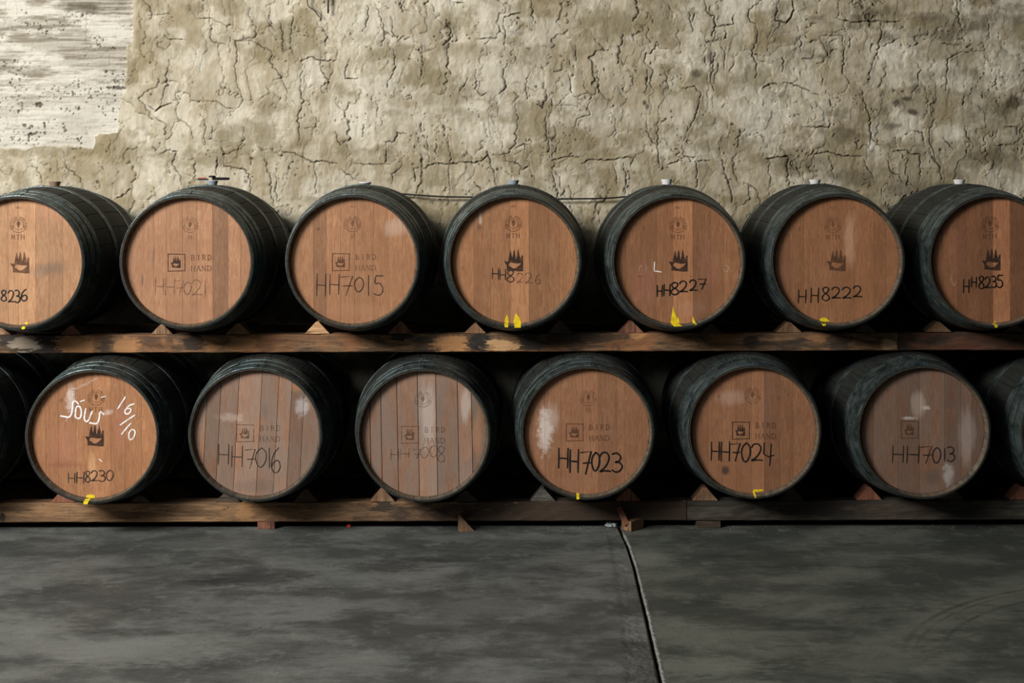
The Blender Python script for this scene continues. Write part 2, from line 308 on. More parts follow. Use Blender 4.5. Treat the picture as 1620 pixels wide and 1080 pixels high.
def build_wall():
    us = np.concatenate([np.arange(-2600, -420, 80.), np.arange(-400, -25, 2.5), np.arange(-24, 1646, 1.1), np.arange(1648, 2020, 2.5), np.arange(2040, 4300, 80.)])
    vs = np.concatenate([np.arange(-900, -160, 60.), np.arange(-150, -17, 2.5), np.arange(-16, 372, 1.1), np.arange(376, 700, 6.), [720, 740, VY+CAMZ*WS+8]])
    U, V = np.meshgrid(us, vs)
    # trowelled cells
    Uw = U+26*(fbm(U/38, V/38, 3)-.5)*2+7*(vnoise(U/7, V/7, 5)-.5)*2
    Vw = V+20*(fbm(U/34, V/34, 9)-.5)*2+6*(vnoise(U/8, V/8, 8)-.5)*2
    CW, CH = 46., 84.
    row = np.floor((Vw+14)/CH); f1 = np.full(U.shape, 1e9); f2 = f1.copy(); idv = np.zeros(U.shape); tx = idv.copy(); ex = idv.copy()
    for dr in (-1, 0, 1):
        for dc in (-2, -1, 0, 1, 2):
            r_ = row+dr; c_ = np.floor(Uw/CW-.5*(r_ % 2))+dc
            h1 = vnoise(c_*1.0+.0, r_*1.0, 101); h2 = vnoise(c_, r_, 202); h3 = vnoise(c_, r_, 303); h4 = vnoise(c_, r_, 404)
            px = (c_+.5+.5*(r_ % 2)+.75*(h1-.5))*CW; py = (r_+.5+.5*(h2-.5))*CH-14
            d = np.hypot(Uw-px, (Vw-py)*.5)
            nw = d < f1
            f2 = np.where(nw, f1, np.minimum(f2, d)); idv = np.where(nw, h3, idv); tx = np.where(nw, h4, tx); ex = np.where(nw, Uw-px, ex)
            f1 = np.where(nw, d, f1)
    ed = f2-f1
    gate = fbm(U/60, V/45, 21, 3)
    C2, H2 = 21., 50.; rw = np.floor(Vw/H2); g1 = np.full(U.shape, 1e9); g2 = g1.copy(); id2 = np.zeros(U.shape); e2x = id2.copy()
    for dr in (-1, 0, 1):
        for dc in (-1, 0, 1):
            r_ = rw+dr; c_ = np.floor(Uw/C2-.5*(r_ % 2))+dc
            px = (c_+.5+.5*(r_ % 2)+.8*(vnoise(c_, r_, 505)-.5))*C2; py = (r_+.5+.7*(vnoise(c_, r_, 606)-.5))*H2
            d = np.hypot(Uw-px, (Vw-py)*.42); nw = d < g1
            g2 = np.where(nw, g1, np.minimum(g2, d)); id2 = np.where(nw, vnoise(c_, r_, 707), id2); e2x = np.where(nw, Uw-px, e2x); g1 = np.where(nw, d, g1)
    ed2 = g2-g1
    crk = (1-sstep(ed, .2, 1.1))*sstep(gate, .50, .58)*sstep(vnoise(U/9, V/9, 23), .25, .6)*.8
    ht = (idv-.5)*.0085+ex/CW*(tx-.5)*.013                        # each stroke its own level and tilt
    ht += (id2-.5)*.0042+e2x/C2*(id2-.35)*.0045-(1-sstep(ed2, .1, 1.2))*.0016*sstep(vnoise(U/14, V/14, 29), .45, .7)
    ht += (fbm(U/18, V/44, 31, 4)-.5)*.010+(fbm(U/5, V/7, 41, 3)-.5)*.0034
    ht += (fbm(U/90, V/120, 35, 2)-.5)*.016
    ht -= sstep(ed, 5, 0)*.0022*sstep(gate, .38, .6)
    pits = vnoise(U/3.2, V/3.2, 71)*sstep(fbm(U/30, V/30, 72, 2), .5, .66)
    crk = np.maximum(crk, sstep(pits, .80, .95)*.75)
    # the cracks one can follow in the photograph
    for k, lst in CRACKS.items():
        ox, oy = ZOOM[k]
        for w, pl in lst:
            pts = [(ox+x/3, oy+y/3) for x, y in pl]
            q = []
            for (x0, y0), (x1, y1) in zip(pts, pts[1:]):
                L = math.hypot(x1-x0, y1-y0); n = max(1, int(L/4))
                for i in range(n):
                    t = i/n; jx = random.uniform(-2.2, 2.2) if (i or q) else 0; q.append((x0+(x1-x0)*t+jx, y0+(y1-y0)*t+random.uniform(-1.2, 1.2)))
            q.append(pts[-1]); q = [der(*p) for p in q]
            n = len(q)
            for i in range(n-1):
                (x0, y0), (x1, y1) = q[i], q[i+1]
                t = (i+.5)/n; ww = w*(.55+.9*math.sin(math.pi*min(.95, max(.1, t))))*random.uniform(.55, 1.25)
                a0, a1 = np.searchsorted(us, [min(x0, x1)-5, max(x0, x1)+5]); b0, b1 = np.searchsorted(vs, [min(y0, y1)-5, max(y0, y1)+5])
                if a1 <= a0 or b1 <= b0: continue
                su = U[b0:b1, a0:a1]; sv = V[b0:b1, a0:a1]
                L2 = (x1-x0)**2+(y1-y0)**2+1e-6
                tt = np.clip(((su-x0)*(x1-x0)+(sv-y0)*(y1-y0))/L2, 0, 1)
                dd = np.hypot(su-x0-tt*(x1-x0), sv-y0-tt*(y1-y0))
                s = (1-sstep(dd, .25*ww, .55+.75*ww))*min(1, .45+.55*ww)
                crk[b0:b1, a0:a1] = np.maximum(crk[b0:b1, a0:a1], s)
                side = np.sign((su-x0)*(y1-y0)-(sv-y0)*(x1-x0))
                ht[b0:b1, a0:a1] += np.where(dd < 5, side*(1-dd/5)*.0016*w, 0)
    # bare whitewashed patch in the upper left corner, with a ragged edge
    jag = (fbm(U/9, V/9, 51, 3)-.5)*16
    xe = np.interp(V, [-2000, 0, 60, 75, 95, 140, 150, 180, 208, 214], [212, 212, 212, 200, 203, 200, 192, 188, 187, 150])
    ye = np.interp(U, [-3000, 0, 40, 60, 100, 150, 152, 190, 200], [232, 232, 237, 229, 230, 234, 212, 210, 210])
    patch = sstep(xe+jag*.6-U, -1, 2.5)*sstep(ye+jag*.5-V, -1, 2.5)
    streak = fbm(U/55, V/3.2, 61, 4); str2 = fbm(U/14, V/2.2, 66, 3)
    hp = (streak-.5)*.006+(str2-.5)*.0022+(fbm(U/4, V/4, 67, 2)-.5)*.002
    ht = ht*(1-patch)+(hp-.006)*patch
    keep = 1-patch*.75*(1-sstep(fbm(U/30, V/20, 77), .3, .6)*0)
    pgrey = sstep(fbm(U/60, V/16, 171, 5, .65), .32, .58)*(1-.65*sstep(V+(fbm(U/40, V/40, 172)-.5)*60, 125, 165))
    crk = crk*keep
    crk = np.maximum(crk, patch*sstep(fbm(U/3.2, V/3.4, 81, 2)*sstep(fbm(U/30, V/20, 82, 2), .42, .62), .66, .80)*.85)
    crk = np.maximum(crk, patch*(1-sstep(np.abs(streak-.42), .004, .016))*sstep(fbm(U/40, V/12, 88), .45, .6)*.6)
    for (cx, cy, rx, ry) in ((186, 137, 16, 3.5), (61, 163, 6, 5), (168, 111, 5, 2), (70, 196, 2, 6), (50, 210, 4, 3), (45, 214, 2, 5)):
        crk = np.maximum(crk, (1-sstep(np.hypot((U-cx)/rx, (V-cy)/ry)+(fbm(U/3, V/3, 83, 2)-.5)*1.2, .6, 1.0))*.95)
    # square plugged hole above the second barrel
    sq = sstep(19-np.abs(U-325), 0, 2)*sstep(16-np.abs(V-258), 0, 2)
    ht = ht*(1-sq)+((fbm(U/6, V/6, 91, 3)-.5)*.003-.004)*sq
    ht -= crk*.010
    # colour masks
    def sp(cx, cy, rx, ry, s, sd=0):
        d = np.hypot((U-cx)/rx, (V-cy)/ry)+(fbm(U/16, V/16, 400+sd, 4)-.5)*2.0
        return (1-sstep(d, .3, 1.35))*s
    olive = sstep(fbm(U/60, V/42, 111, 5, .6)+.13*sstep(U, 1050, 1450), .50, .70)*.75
    for b, s_ in ((70, .35), (150, .15), (238, .5), (318, .4)):
        olive = np.maximum(olive, np.exp(-((V-b-(fbm(U/40, V*0, 113)-.5)*40)/12)**2)*s_*sstep(fbm(U/50, V/20, 114), .35, .6)*1.6)
    for a in ((960, 42, 55, 24, .9), (875, 88, 40, 30, .6), (708, 40, 24, 22, .7), (690, 150, 50, 18, .5), (540, 238, 40, 8, .6), (265, 60, 45, 22, .7), (290, 25, 30, 25, .5), (410, 160, 30, 10, .4),
              (500, 60, 30, 12, .4), (680, 275, 22, 26, .7), (1250, 35, 22, 14, .6), (1170, 235, 28, 12, .6), (1300, 95, 60, 20, .5), (70, 238, 120, 10, .8), (200, 240, 50, 22, .7), (100, 275, 80, 30, .45), (1390, 185, 22, 40, .55)): olive = np.maximum(olive, sp(*a))
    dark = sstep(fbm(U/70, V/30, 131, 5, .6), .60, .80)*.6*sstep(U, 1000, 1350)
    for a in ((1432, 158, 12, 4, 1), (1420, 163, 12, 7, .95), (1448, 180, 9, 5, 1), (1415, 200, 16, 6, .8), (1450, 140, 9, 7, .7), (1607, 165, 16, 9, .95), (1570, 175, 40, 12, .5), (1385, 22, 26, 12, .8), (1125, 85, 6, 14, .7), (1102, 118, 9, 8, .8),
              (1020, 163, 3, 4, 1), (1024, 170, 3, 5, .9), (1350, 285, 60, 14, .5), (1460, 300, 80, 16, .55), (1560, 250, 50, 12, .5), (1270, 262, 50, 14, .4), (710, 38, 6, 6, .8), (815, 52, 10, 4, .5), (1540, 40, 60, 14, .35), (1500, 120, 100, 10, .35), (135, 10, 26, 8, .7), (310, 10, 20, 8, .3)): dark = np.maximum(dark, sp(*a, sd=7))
    light = sstep(fbm(U/55, V/60, 151, 4), .54, .70)*.6
    for a in ((600, 150, 50, 45, .8), (770, 165, 60, 30, .7), (770, 205, 40, 20, .7), (1408, 70, 26, 34, .9), (1200, 180, 40, 36, .9), (940, 185, 60, 25, .5), (1385, 205, 12, 16, 1), (1380, 232, 10, 12, 1), (600, 40, 60, 40, .6), (400, 30, 30, 25, .5), (1520, 20, 22, 20, .7), (1500, 100, 60, 30, .5),
              (300, 90, 25, 20, .7), (1100, 90, 25, 40, .5), (380, 200, 60, 30, .4), (1090, 20, 40, 20, .5)): light = np.maximum(light, sp(*a, sd=3))
    X = (U-VX)/WS; Z = np.maximum(CAMZ-(V-VY)/WS, -.02); Y = WALLY-ht
    nv, nu = U.shape
    m = bpy.data.meshes.new('wall_back')
    co = np.stack([X, Y, Z], -1).reshape(-1, 3).astype(np.float32)
    i = np.arange(nv*nu).reshape(nv, nu)
    q = np.stack([i[1:, :-1], i[1:, 1:], i[:-1, 1:], i[:-1, :-1]], -1).reshape(-1, 4)
    m.vertices.add(len(co)); m.vertices.foreach_set('co', co.ravel())
    m.loops.add(q.size); m.loops.foreach_set('vertex_index', q.ravel().astype(np.int32))
    m.polygons.add(len(q)); m.polygons.foreach_set('loop_start', np.arange(0, q.size, 4, dtype=np.int32))
    m.update(calc_edges=True)
    m.polygons.foreach_set('use_smooth', np.ones(len(q), dtype=bool))
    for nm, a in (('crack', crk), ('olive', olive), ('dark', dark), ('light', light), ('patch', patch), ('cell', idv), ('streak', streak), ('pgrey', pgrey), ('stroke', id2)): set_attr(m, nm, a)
    n = NT('cracked_plaster'); o = n.coords()
    n1 = n.noise(o, 3.0, 6, .6); n2 = n.noise(o, 45, 5, .65); n3 = n.noise(n.map(o, scale=(9, 1, 3)), 1.6, 6, .68, .4)
    c = n.mix(n.ramp(n1, .35, .66), (.39, .335, .24), (.52, .465, .36))
    c = n.mix(n.ramp(n.attr('cell'), .35, .95, 0, .42), c, (.29, .235, .15)); c = n.mix(n.ramp(n.attr('cell'), .35, .05, 0, .38), c, (.61, .565, .46))
    c = n.mix(n.ramp(n3, .48, .62, 0, .5), c, (.29, .225, .13))
    c = n.mix(n.ramp(n.attr('stroke'), .5, 1, 0, .32), c, (.30, .25, .165)); c = n.mix(n.ramp(n.attr('stroke'), .45, 0, 0, .32), c, (.61, .565, .465))
    c = n.mix(n.ramp(n3, .45, .34, 0, .45), c, (.65, .60, .49))
    c = n.mix(n.math('MULTIPLY', n.attr('light'), .55), c, (.72, .68, .59))
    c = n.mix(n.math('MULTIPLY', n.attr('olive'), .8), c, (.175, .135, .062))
    c = n.mix(n.attr('patch'), c, n.mix(n.math('MULTIPLY', n.attr('pgrey'), n.ramp(n.attr('streak'), .68, .36, .45, 1)), (.56, .53, .46), (.22, .19, .145)))
    c = n.mix(n.ramp(n2, .56, .74, 0, .30), c, (.20, .155, .09))
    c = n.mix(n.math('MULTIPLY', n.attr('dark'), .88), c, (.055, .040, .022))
    c = n.mix(n.math('MULTIPLY', n.attr('crack'), .9), c, (.050, .040, .024))
    n.bump(n.math('ADD', n2, n.math('MULTIPLY', n3, .5)), .35, .003)
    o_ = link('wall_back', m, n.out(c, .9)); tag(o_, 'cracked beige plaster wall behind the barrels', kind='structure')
build_wall()

# ------------------------------------------------------------------ floor: two concrete slabs and a rough joint between them
def concrete(name, a, b, marks=(), rough=(.5, .75), arc=False):
    n = NT(name); o = n.coords('Object')
    st = n.map(o, scale=(1.1, 1.7, 1))
    n1 = n.noise(st, 1.5, 7, .68, .2); n2 = n.noise(n.map(o, scale=(1.3, 3.2, 1)), 1.8, 8, .72, .15); n3 = n.noise(o, 120, 4, .7); n4 = n.noise(o, 9, 5, .7)
    c = n.mix(n.ramp(n1, .40, .62), a, b)
    c = n.mix(n.ramp(n2, .48, .66, 0, .65), c, tuple(x*.40 for x in a))
    c = n.mix(n.ramp(n4, .52, .70, 0, .45), c, tuple(x*1.35 for x in b))
    c = n.mix(n.ramp(n3, .50, .72, 0, .5), c, tuple(x*.5 for x in a))
    for (u, v, ru, rv, k, st_) in marks:
        pc = on_floor(u, v); rx = ru*pc.y/F; ry = abs(on_floor(u, v-rv).y-on_floor(u, v+rv).y)/2
        vv = n.map(o, scale=(1/rx, 1/ry, 0), loc=(-pc.x/rx, -pc.y/ry, 0)); nd = n.n('ShaderNodeVectorMath', _operation='LENGTH'); n.put(nd.inputs[0], vv)
        dd = n.math('ADD', nd.outputs['Value'], n.math('MULTIPLY', n.math('SUBTRACT', n.noise(n.map(o, scale=(1, 2.2, 1)), 16, 6, .75), .5), 2.6))
        c = n.mix(n.math('MULTIPLY', n.ramp(dd, 1.1, .3), st_), c, tuple(x*k for x in b))
    scr = n.noise(n.map(o, scale=(2.2, 14, 1), rot=(0, 0, .25)), 1.6, 3, .5, 2.2)
    c = n.mix(n.ramp(n.math('ABSOLUTE', n.math('SUBTRACT', scr, .5)), .006, 0, 0, .45), c, tuple(x*.25 for x in a))
    if arc:
        P = [(1.907, 5.016), (1.50, 4.74), (1.272, 4.403)]
        A = np.array([[2*x, 2*y, 1] for x, y in P]); bb = np.array([x*x+y*y for x, y in P]); s = np.linalg.solve(A, bb)
        cx, cy = s[0], s[1]; R = math.sqrt(s[2]+cx*cx+cy*cy)
        vm = n.n('ShaderNodeVectorMath', _operation='DISTANCE'); n.put(vm.inputs[0], n.map(o, scale=(1, 1, 0))); vm.inputs[1].default_value = (cx, cy, 0)
        gx = n.n('ShaderNodeSeparateXYZ'); n.put(gx.inputs[0], o); gate = n.ramp(gx.outputs[1], 4.15, 4.75)
        for dr, w in ((0, .016), (.035, .010), (.11, .014)):
            d = n.math('ABSOLUTE', n.math('SUBTRACT', vm.outputs['Value'], R-dr)); 
            c = n.mix(n.math('MULTIPLY', n.math('MULTIPLY', n.ramp(d, w, w*.2, 0, .5), gate), n.ramp(n4, .35, .6, .2, 1)), c, tuple(x*.35 for x in a))
    n.bump(n.math('ADD', n3, n.math('MULTIPLY', n4, 1.5)), .3, .003)
    return n.out(c, n.ramp(n2, .3, .7, *rough))

fl = link('floor', mesh('floor', [(-12, -4, -.06), (12, -4, -.06), (12, 7.2, -.06), (-12, 7.2, -.06)], [(0, 1, 2, 3)]), concrete('sub_floor_concrete', (.02, .02, .02), (.03, .03, .03)))
tag(fl, 'grey concrete floor in front of the barrel rack', kind='structure')
JP = [on_floor(*p) for p in ((984, 842), (994, 862), (1005, 895), (1014.6, 935.6), (1022, 964), (1030, 1000), (1038.7, 1036.7), (1048, 1077))]
d0 = JP[-1]-JP[-3]; JP = [JP[0]+Vector((-.05, 1.2, 0))]+JP+[JP[-1]+d0*6, JP[-1]+d0*22]
JW = [on_floor(*p) for p in ((958, 842), (962, 862), (968, 895), (974, 935), (978, 964), (982, 1000), (984, 1036), (986, 1077))]
JW = [JW[0]+Vector((-.02, 1.2, 0))]+JW+[Vector((JP[-2].x-.13, JP[-2].y, 0)), Vector((JP[-1].x-.14, JP[-1].y, 0))]
def slab(name, edge, far_x, mat, label):
    vs = []; fs = []
    for p in edge: vs += [(p.x, p.y, 0), (p.x, p.y, -.06), (far_x, p.y, 0), (far_x, p.y, -.06)]
    for i in range(len(edge)-1):
        a, b = 4*i, 4*i+4
        fs += [(a, b, b+2, a+2), (a, a+1, b+1, b), (a+2, b+2, b+3, a+3)]
    fs += [(0, 2, 3, 1)]
    bm = bmesh.new(); vv = [bm.verts.new(v) for v in vs]
    for f in fs: bm.faces.new([vv[i] for i in f])
    o = link(name, bm_mesh(name, bm), mat, fl); o['label'] = label; return o
slab('concrete_slab', JW, -12, concrete('pale_concrete', (.050, .053, .050), (.124, .129, .121), marks=[(400, 915, 110, 13, .16, .75), (340, 920, 60, 8, .14, .7), (610, 897, 90, 12, .18, .7), (660, 885, 60, 6, .15, .6), (70, 855, 60, 6, .2, .6), (570, 972, 50, 14, .25, .6), (215, 975, 50, 10, .3, .5), (830, 900, 90, 8, .25, .5), (900, 990, 90, 22, .35, .5), (230, 1030, 180, 30, 1.35, .5), (560, 1045, 120, 22, 1.3, .45), (60, 990, 80, 16, 1.3, .5), (850, 850, 120, 8, 1.3, .4), (760, 960, 120, 25, .45, .5), (340, 860, 160, 10, 1.1, .4)]), 'paler grey slab left of the joint')  # pale marks at the front left paint brighter light into the concrete
edge = [p+Vector((.006, 0, 0)) for p in JP]
slab('concrete_slab', edge, 12, concrete('green_concrete', (.043, .048, .042), (.104, .11, .094), arc=True, marks=[(1030, 885, 50, 16, 1.5, .6), (1150, 842, 50, 6, 1.3, .5), (1160, 845, 30, 3, .3, .7), (1180, 950, 60, 16, 1.25, .5), (1100, 1055, 140, 22, 1.45, .55), (1150, 980, 80, 12, .3, .6), (1250, 890, 120, 10, .35, .5), (1400, 868, 160, 10, .35, .6), (1330, 905, 80, 14, 1.25, .4), (1500, 900, 140, 14, .4, .5), (1240, 930, 40, 12, .35, .5), (1400, 1050, 160, 24, 1.2, .4), (1060, 960, 30, 20, .4, .5)]), 'darker greenish slab right of the joint')
# raised pale lip along the right slab
vs = []; fs = []
JS = []
for i in range(len(JP)-1):
    n_ = 14 if i < len(JP)-3 else 4
    if i == 0: continue
    for k in range(n_): JS.append(JP[i].lerp(JP[i+1], k/n_)+Vector((random.uniform(-.0014, .0014), 0, 0)))
for i, p in enumerate(JS):
    w = .0065+random.uniform(-.0015, .002)
    vs += [(p.x+.003, p.y, -.05), (p.x+.002, p.y, .002), (p.x+.004, p.y, .0035), (p.x+w+.002, p.y, .0025), (p.x+w+.007, p.y, .0003)]
    if i:
        a = 5*i
        for k in range(4): fs.append((a-5+k, a-5+k+1, a+k+1, a+k))
nn = NT('pale_lip_concrete'); lc = nn.mix(nn.ramp(nn.noise(nn.coords(), 60, 4), .35, .65), (.10, .10, .09), (.24, .24, .217))
o = link('joint_lip', mesh('joint_lip', vs, fs, True), nn.out(lc, .85), fl); o['label'] = 'thin pale raised lip of the joint'
# broken, pitted strip
NX, rows = 34, []
ys = np.linspace(JP[0].y-.4, 3.0, 700); exs = np.interp(-ys, [-p.y for p in JP], [p.x for p in JP]); wxs = np.interp(-ys, [-p.y for p in JW], [p.x for p in JW])
T = np.linspace(0, 1, NX); XX = wxs[:, None]*(1-T)+(exs[:, None]-.002)*T; YY = np.repeat(ys[:, None], NX, 1)
H = -.002+(fbm(XX*42, YY*42, 5, 5, .62)-.5)*.014*np.clip(.35+.9*(4.9-YY), .35, 1.0)
H *= sstep(T, 0, .22)[None]*.9+.1; H[:, -4:] -= np.array([.006, .016, .026, .036])[None]
H = np.minimum(H, .004)
idx = np.arange(700*NX).reshape(700, NX)
q = np.stack([idx[:-1, :-1], idx[1:, :-1], idx[1:, 1:], idx[:-1, 1:]], -1).reshape(-1, 4)
o = link('joint_strip', mesh('joint_strip', np.stack([XX, YY, H], -1).reshape(-1, 3).tolist(), q.tolist(), True), concrete('broken_concrete', (.050, .053, .049), (.124, .129, .119)), fl)
o['label'] = 'rough broken concrete strip along the joint'

# ------------------------------------------------------------------ timber beams of the racks
def beam(x0, x1, y0, y1, z0, z1, mat, label, seed, name='wooden_beam', rough=.0016):
    """box with slightly waney long edges; object origin stays at world 0 so its marks are in world x-z"""
    n = max(8, int((x1-x0)/.05)); prof = []
    e = .004
    sec = [(y0, z0+e), (y0, z0+(z1-z0)*.33), (y0, z0+(z1-z0)*.66), (y0, z1-e), (y0+e, z1), (y1-e, z1), (y1, z1-e), (y1, z0+e), (y1-e, z0), (y0+e, z0)]
    r = random.Random(seed); vs = []; fs = []; k = len(sec)
    for i in range(n+1):
        x = x0+(x1-x0)*i/n
        for j, (y, z) in enumerate(sec):
            s = 0 if y == y1 or (z == z0 and 0) else 1
            vs.append((x, y+s*abs(r.gauss(0, rough)), z-(abs(r.gauss(0, rough)) if z > z1-2*e else 0)))
    for i in range(n):
        for j in range(k):
            a, b = i*k+j, i*k+(j+1) % k
            fs.append((a, a+k, b+k, b))
    fs += [tuple(range(k)), tuple(reversed(range(n*k, n*k+k)))]
    bm = bmesh.new(); vv = [bm.verts.new(v) for v in vs]
    for f in fs: bm.faces.new([vv[i] for i in f])
    o = link(name, bm_mesh(name, bm), mat); return tag(o, label, 'beam', 'beams of the barrel racks')
BY0, BY1 = 5.96, 6.045
UB0, UB1, LB0, LB1 = .8005, .8835, .034, .123
xj = at(1421.5, 540, BY0).x; xk = at(1087, 805, BY0).x; xm = xk
beam(-3.75, xj-.003, BY0, BY1, UB0, UB1, M['beam_up'], 'long upper beam with charred patches and bare orange wood', 1)
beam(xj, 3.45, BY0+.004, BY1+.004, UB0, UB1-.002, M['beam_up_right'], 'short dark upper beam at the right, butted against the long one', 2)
x0_ = at(640, 805, BY0).x
beam(-3.75, xk-.004, BY0, BY1, LB0, LB1, M['beam_low'], 'long brown lower beam near the floor, left of the joint', 3)
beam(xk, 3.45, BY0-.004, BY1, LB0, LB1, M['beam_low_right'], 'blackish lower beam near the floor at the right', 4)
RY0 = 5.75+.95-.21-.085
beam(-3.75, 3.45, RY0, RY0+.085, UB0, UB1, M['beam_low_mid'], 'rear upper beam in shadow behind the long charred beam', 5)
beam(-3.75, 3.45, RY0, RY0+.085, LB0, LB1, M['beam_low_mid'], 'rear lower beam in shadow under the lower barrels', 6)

# ------------------------------------------------------------------ barrel parts shared by all barrels
L2, RB, RH = .475, .3400, .2905
def rad(y): return RB-(RB-RH)*(y/L2)**2
NS = 26
def stave_mesh():
    ya = [-L2, -L2+.004, -L2+.028, -.445, -.40, -.32, -.22, -.11, 0, .11, .22, .32, .40, .445, L2]
    half = math.pi/NS; angs = [-half*.985, -half*.93, -half*.45, 0, half*.45, half*.93, half*.985]
    vs, fs, ch = [], [], []
    for y in ya:
        ro = rad(y); ri = ro-(.0217 if abs(y) > .44 else .026)
        if y == -L2: ri = ro-.0085; ro -= .0015
        if y == -L2+.004: ri = ro-.0105
        for j, a in enumerate(angs):
            rr = ro-(.0016 if j in (0, 6) else 0); vs.append((rr*math.sin(a), y, rr*math.cos(a))); ch.append(0.0)
        for j, a in enumerate(reversed(angs)):   # inner wall of the chime is bare wood
            if j in (1, 2, 4, 5): continue
            vs.append((ri*math.sin(a), y, ri*math.cos(a))); ch.append((.35 if y == -L2 else .8) if y < -.43 else 0.0)
    k = 10
    for i in range(len(ya)-1):
        for j in range(k):
            a, b = i*k+j, i*k+(j+1) % k
            fs.append((a, b, b+k, a+k))
    fs += [tuple(reversed(range(k))), tuple(range((len(ya)-1)*k, len(ya)*k))]
    bm = bmesh.new(); vv = [bm.verts.new(v) for v in vs]
    for f in fs: bm.faces.new([vv[i] for i in f])
    m = bm_mesh('stave', bm); set_attr(m, 'chime', ch); m.materials.append(M['stave']); return m
STAVE = stave_mesh()
def hoop_mesh(y0, y1, lap0, lap1, t=.0022):
    """thin riveted steel band with a lapped end near the top"""
    N = 72; bm = bmesh.new()
    def band(a0, a1, n, off, thick, closed):
        rings = []
        for i in range(n if closed else n+1):
            a = a0+(a1-a0)*i/n; ring = []
            for (y, r) in ((y0, rad(y0)+off), (y0+.0006, rad(y0)+off+thick), ((y0+y1)/2, rad((y0+y1)/2)+off+thick+.0006), (y1-.0006, rad(y1)+off+thick), (y1, rad(y1)+off)):
                ring.append(bm.verts.new((r*math.sin(a), y, r*math.cos(a))))
            rings.append(ring)
        m = len(rings)
        for i in range(m if closed else m-1):
            A, B = rings[i], rings[(i+1) % m]
            for k in range(4): bm.faces.new((A[k], A[k+1], B[k+1], B[k]))
            bm.faces.new((A[4], A[0], B[0], B[4]))
        if not closed: bm.faces.new(rings[0]); bm.faces.new(rings[-1][::-1])
    band(0, 2*math.pi, N, 0, t, True); band(lap0, lap1, 5, t, .0022, False)
    m = bm_mesh('hoop', bm, False); m.materials.append(M['steel']); return m
HOOPS = [(-L2+.0015, -L2+.047), (-L2+.060, -L2+.098), (-L2+.112, -L2+.150), (-.165, -.125), (.125, .165), (L2-.152, L2-.110), (L2-.103, L2-.058), (L2-.052, L2-.0015)]
LAP = (math.radians(-20), math.radians(3))
HM = [hoop_mesh(a, b, *LAP) for a, b in HOOPS]
def rivet_mesh(y, a):
    bm = bmesh.new(); bmesh.ops.create_uvsphere(bm, u_segments=8, v_segments=5, radius=.0052)
    r = rad(y)+.0044
    bmesh.ops.transform(bm, matrix=Matrix.Rotation(a, 4, 'Y') @ Matrix.Translation((0, y, r)) @ Matrix.Scale(.6, 4, (0, 0, 1)), verts=bm.verts)
    m = bm_mesh('rivet', bm, True); m.materials.append(M['rivet']); return m
RV = {i: [rivet_mesh((HOOPS[i][0]+HOOPS[i][1])/2, math.radians(a)) for a in (-16, -1)] for i in (0, 1, 2, 3)}
def lathe(name, prof, n=20, mat=None, origin=(0, 0)):
    vs, fs = [], []
    for (r, z) in prof:
        for i in range(n): a = 2*math.pi*i/n; vs.append((r*math.cos(a), r*math.sin(a), z))
    for j in range(len(prof)-1):
        for i in range(n): a, b = j*n+i, j*n+(i+1) % n; fs.append((a, b, b+n, a+n))
    fs += [tuple(reversed(range(n))), tuple(range((len(prof)-1)*n, len(prof)*n))]
    m = mesh(name, vs, fs, False); return m
BUNG = {'tall': lathe('bung', [(.020, -.02), (.021, .004), (.0265, .024), (.0275, .027), (.024, .0275), (.022, .024)]),
        'low': lathe('bung', [(.020, -.02), (.022, .002), (.030, .008), (.030, .012), (.026, .0135)]),
        'mid': lathe('bung', [(.020, -.02), (.022, .003), (.0275, .018), (.028, .021), (.024, .0215)])}

def board_mesh(x0, x1, tilt, R=.2742, y=-.445, gap=.0005, tone=1.0):
    """one heading board: the slice x0..x1 of the head disc, chamfered along its joints"""
    a, b = max(x0+gap, -R+.0005), min(x1-gap, R-.0005); n = max(3, int((b-a)/.008))
    xs = [a+(b-a)*i/n for i in range(n+1)]
    def ring(ins, yy):
        pts = []
        A, B = a+ins, b-ins
        X = [A+(B-A)*i/n for i in range(n+1)]; RR = R-ins
        top = [(x, math.sqrt(max(RR*RR-x*x, 1e-7))) for x in X]
        return [(x, yy, z) for x, z in top]+[(x, yy, -z) for x, z in reversed(top)]
    vs = ring(.0009 if gap > .0003 else .0004, y)+ring(0, y+.0011)+ring(0, y+.022)
    k = 2*(n+1); fs = [tuple(range(k)), tuple(reversed(range(2*k, 3*k)))]
    for j in range(2):
        for i in range(k):
            p, q_ = j*k+i, j*k+(i+1) % k
            fs.append((p+k, q_+k, q_, p))
    ct, st = math.cos(tilt), math.sin(tilt)
    vs = [(x*ct+z*st, yy, -x*st+z*ct) for x, yy, z in vs]
    bm = bmesh.new(); vv = [bm.verts.new(v) for v in vs]
    for f in fs: bm.faces.new([vv[i] for i in f])
    m = bm_mesh('head_board', bm); set_attr(m, 'tone', tone**1.7); return m

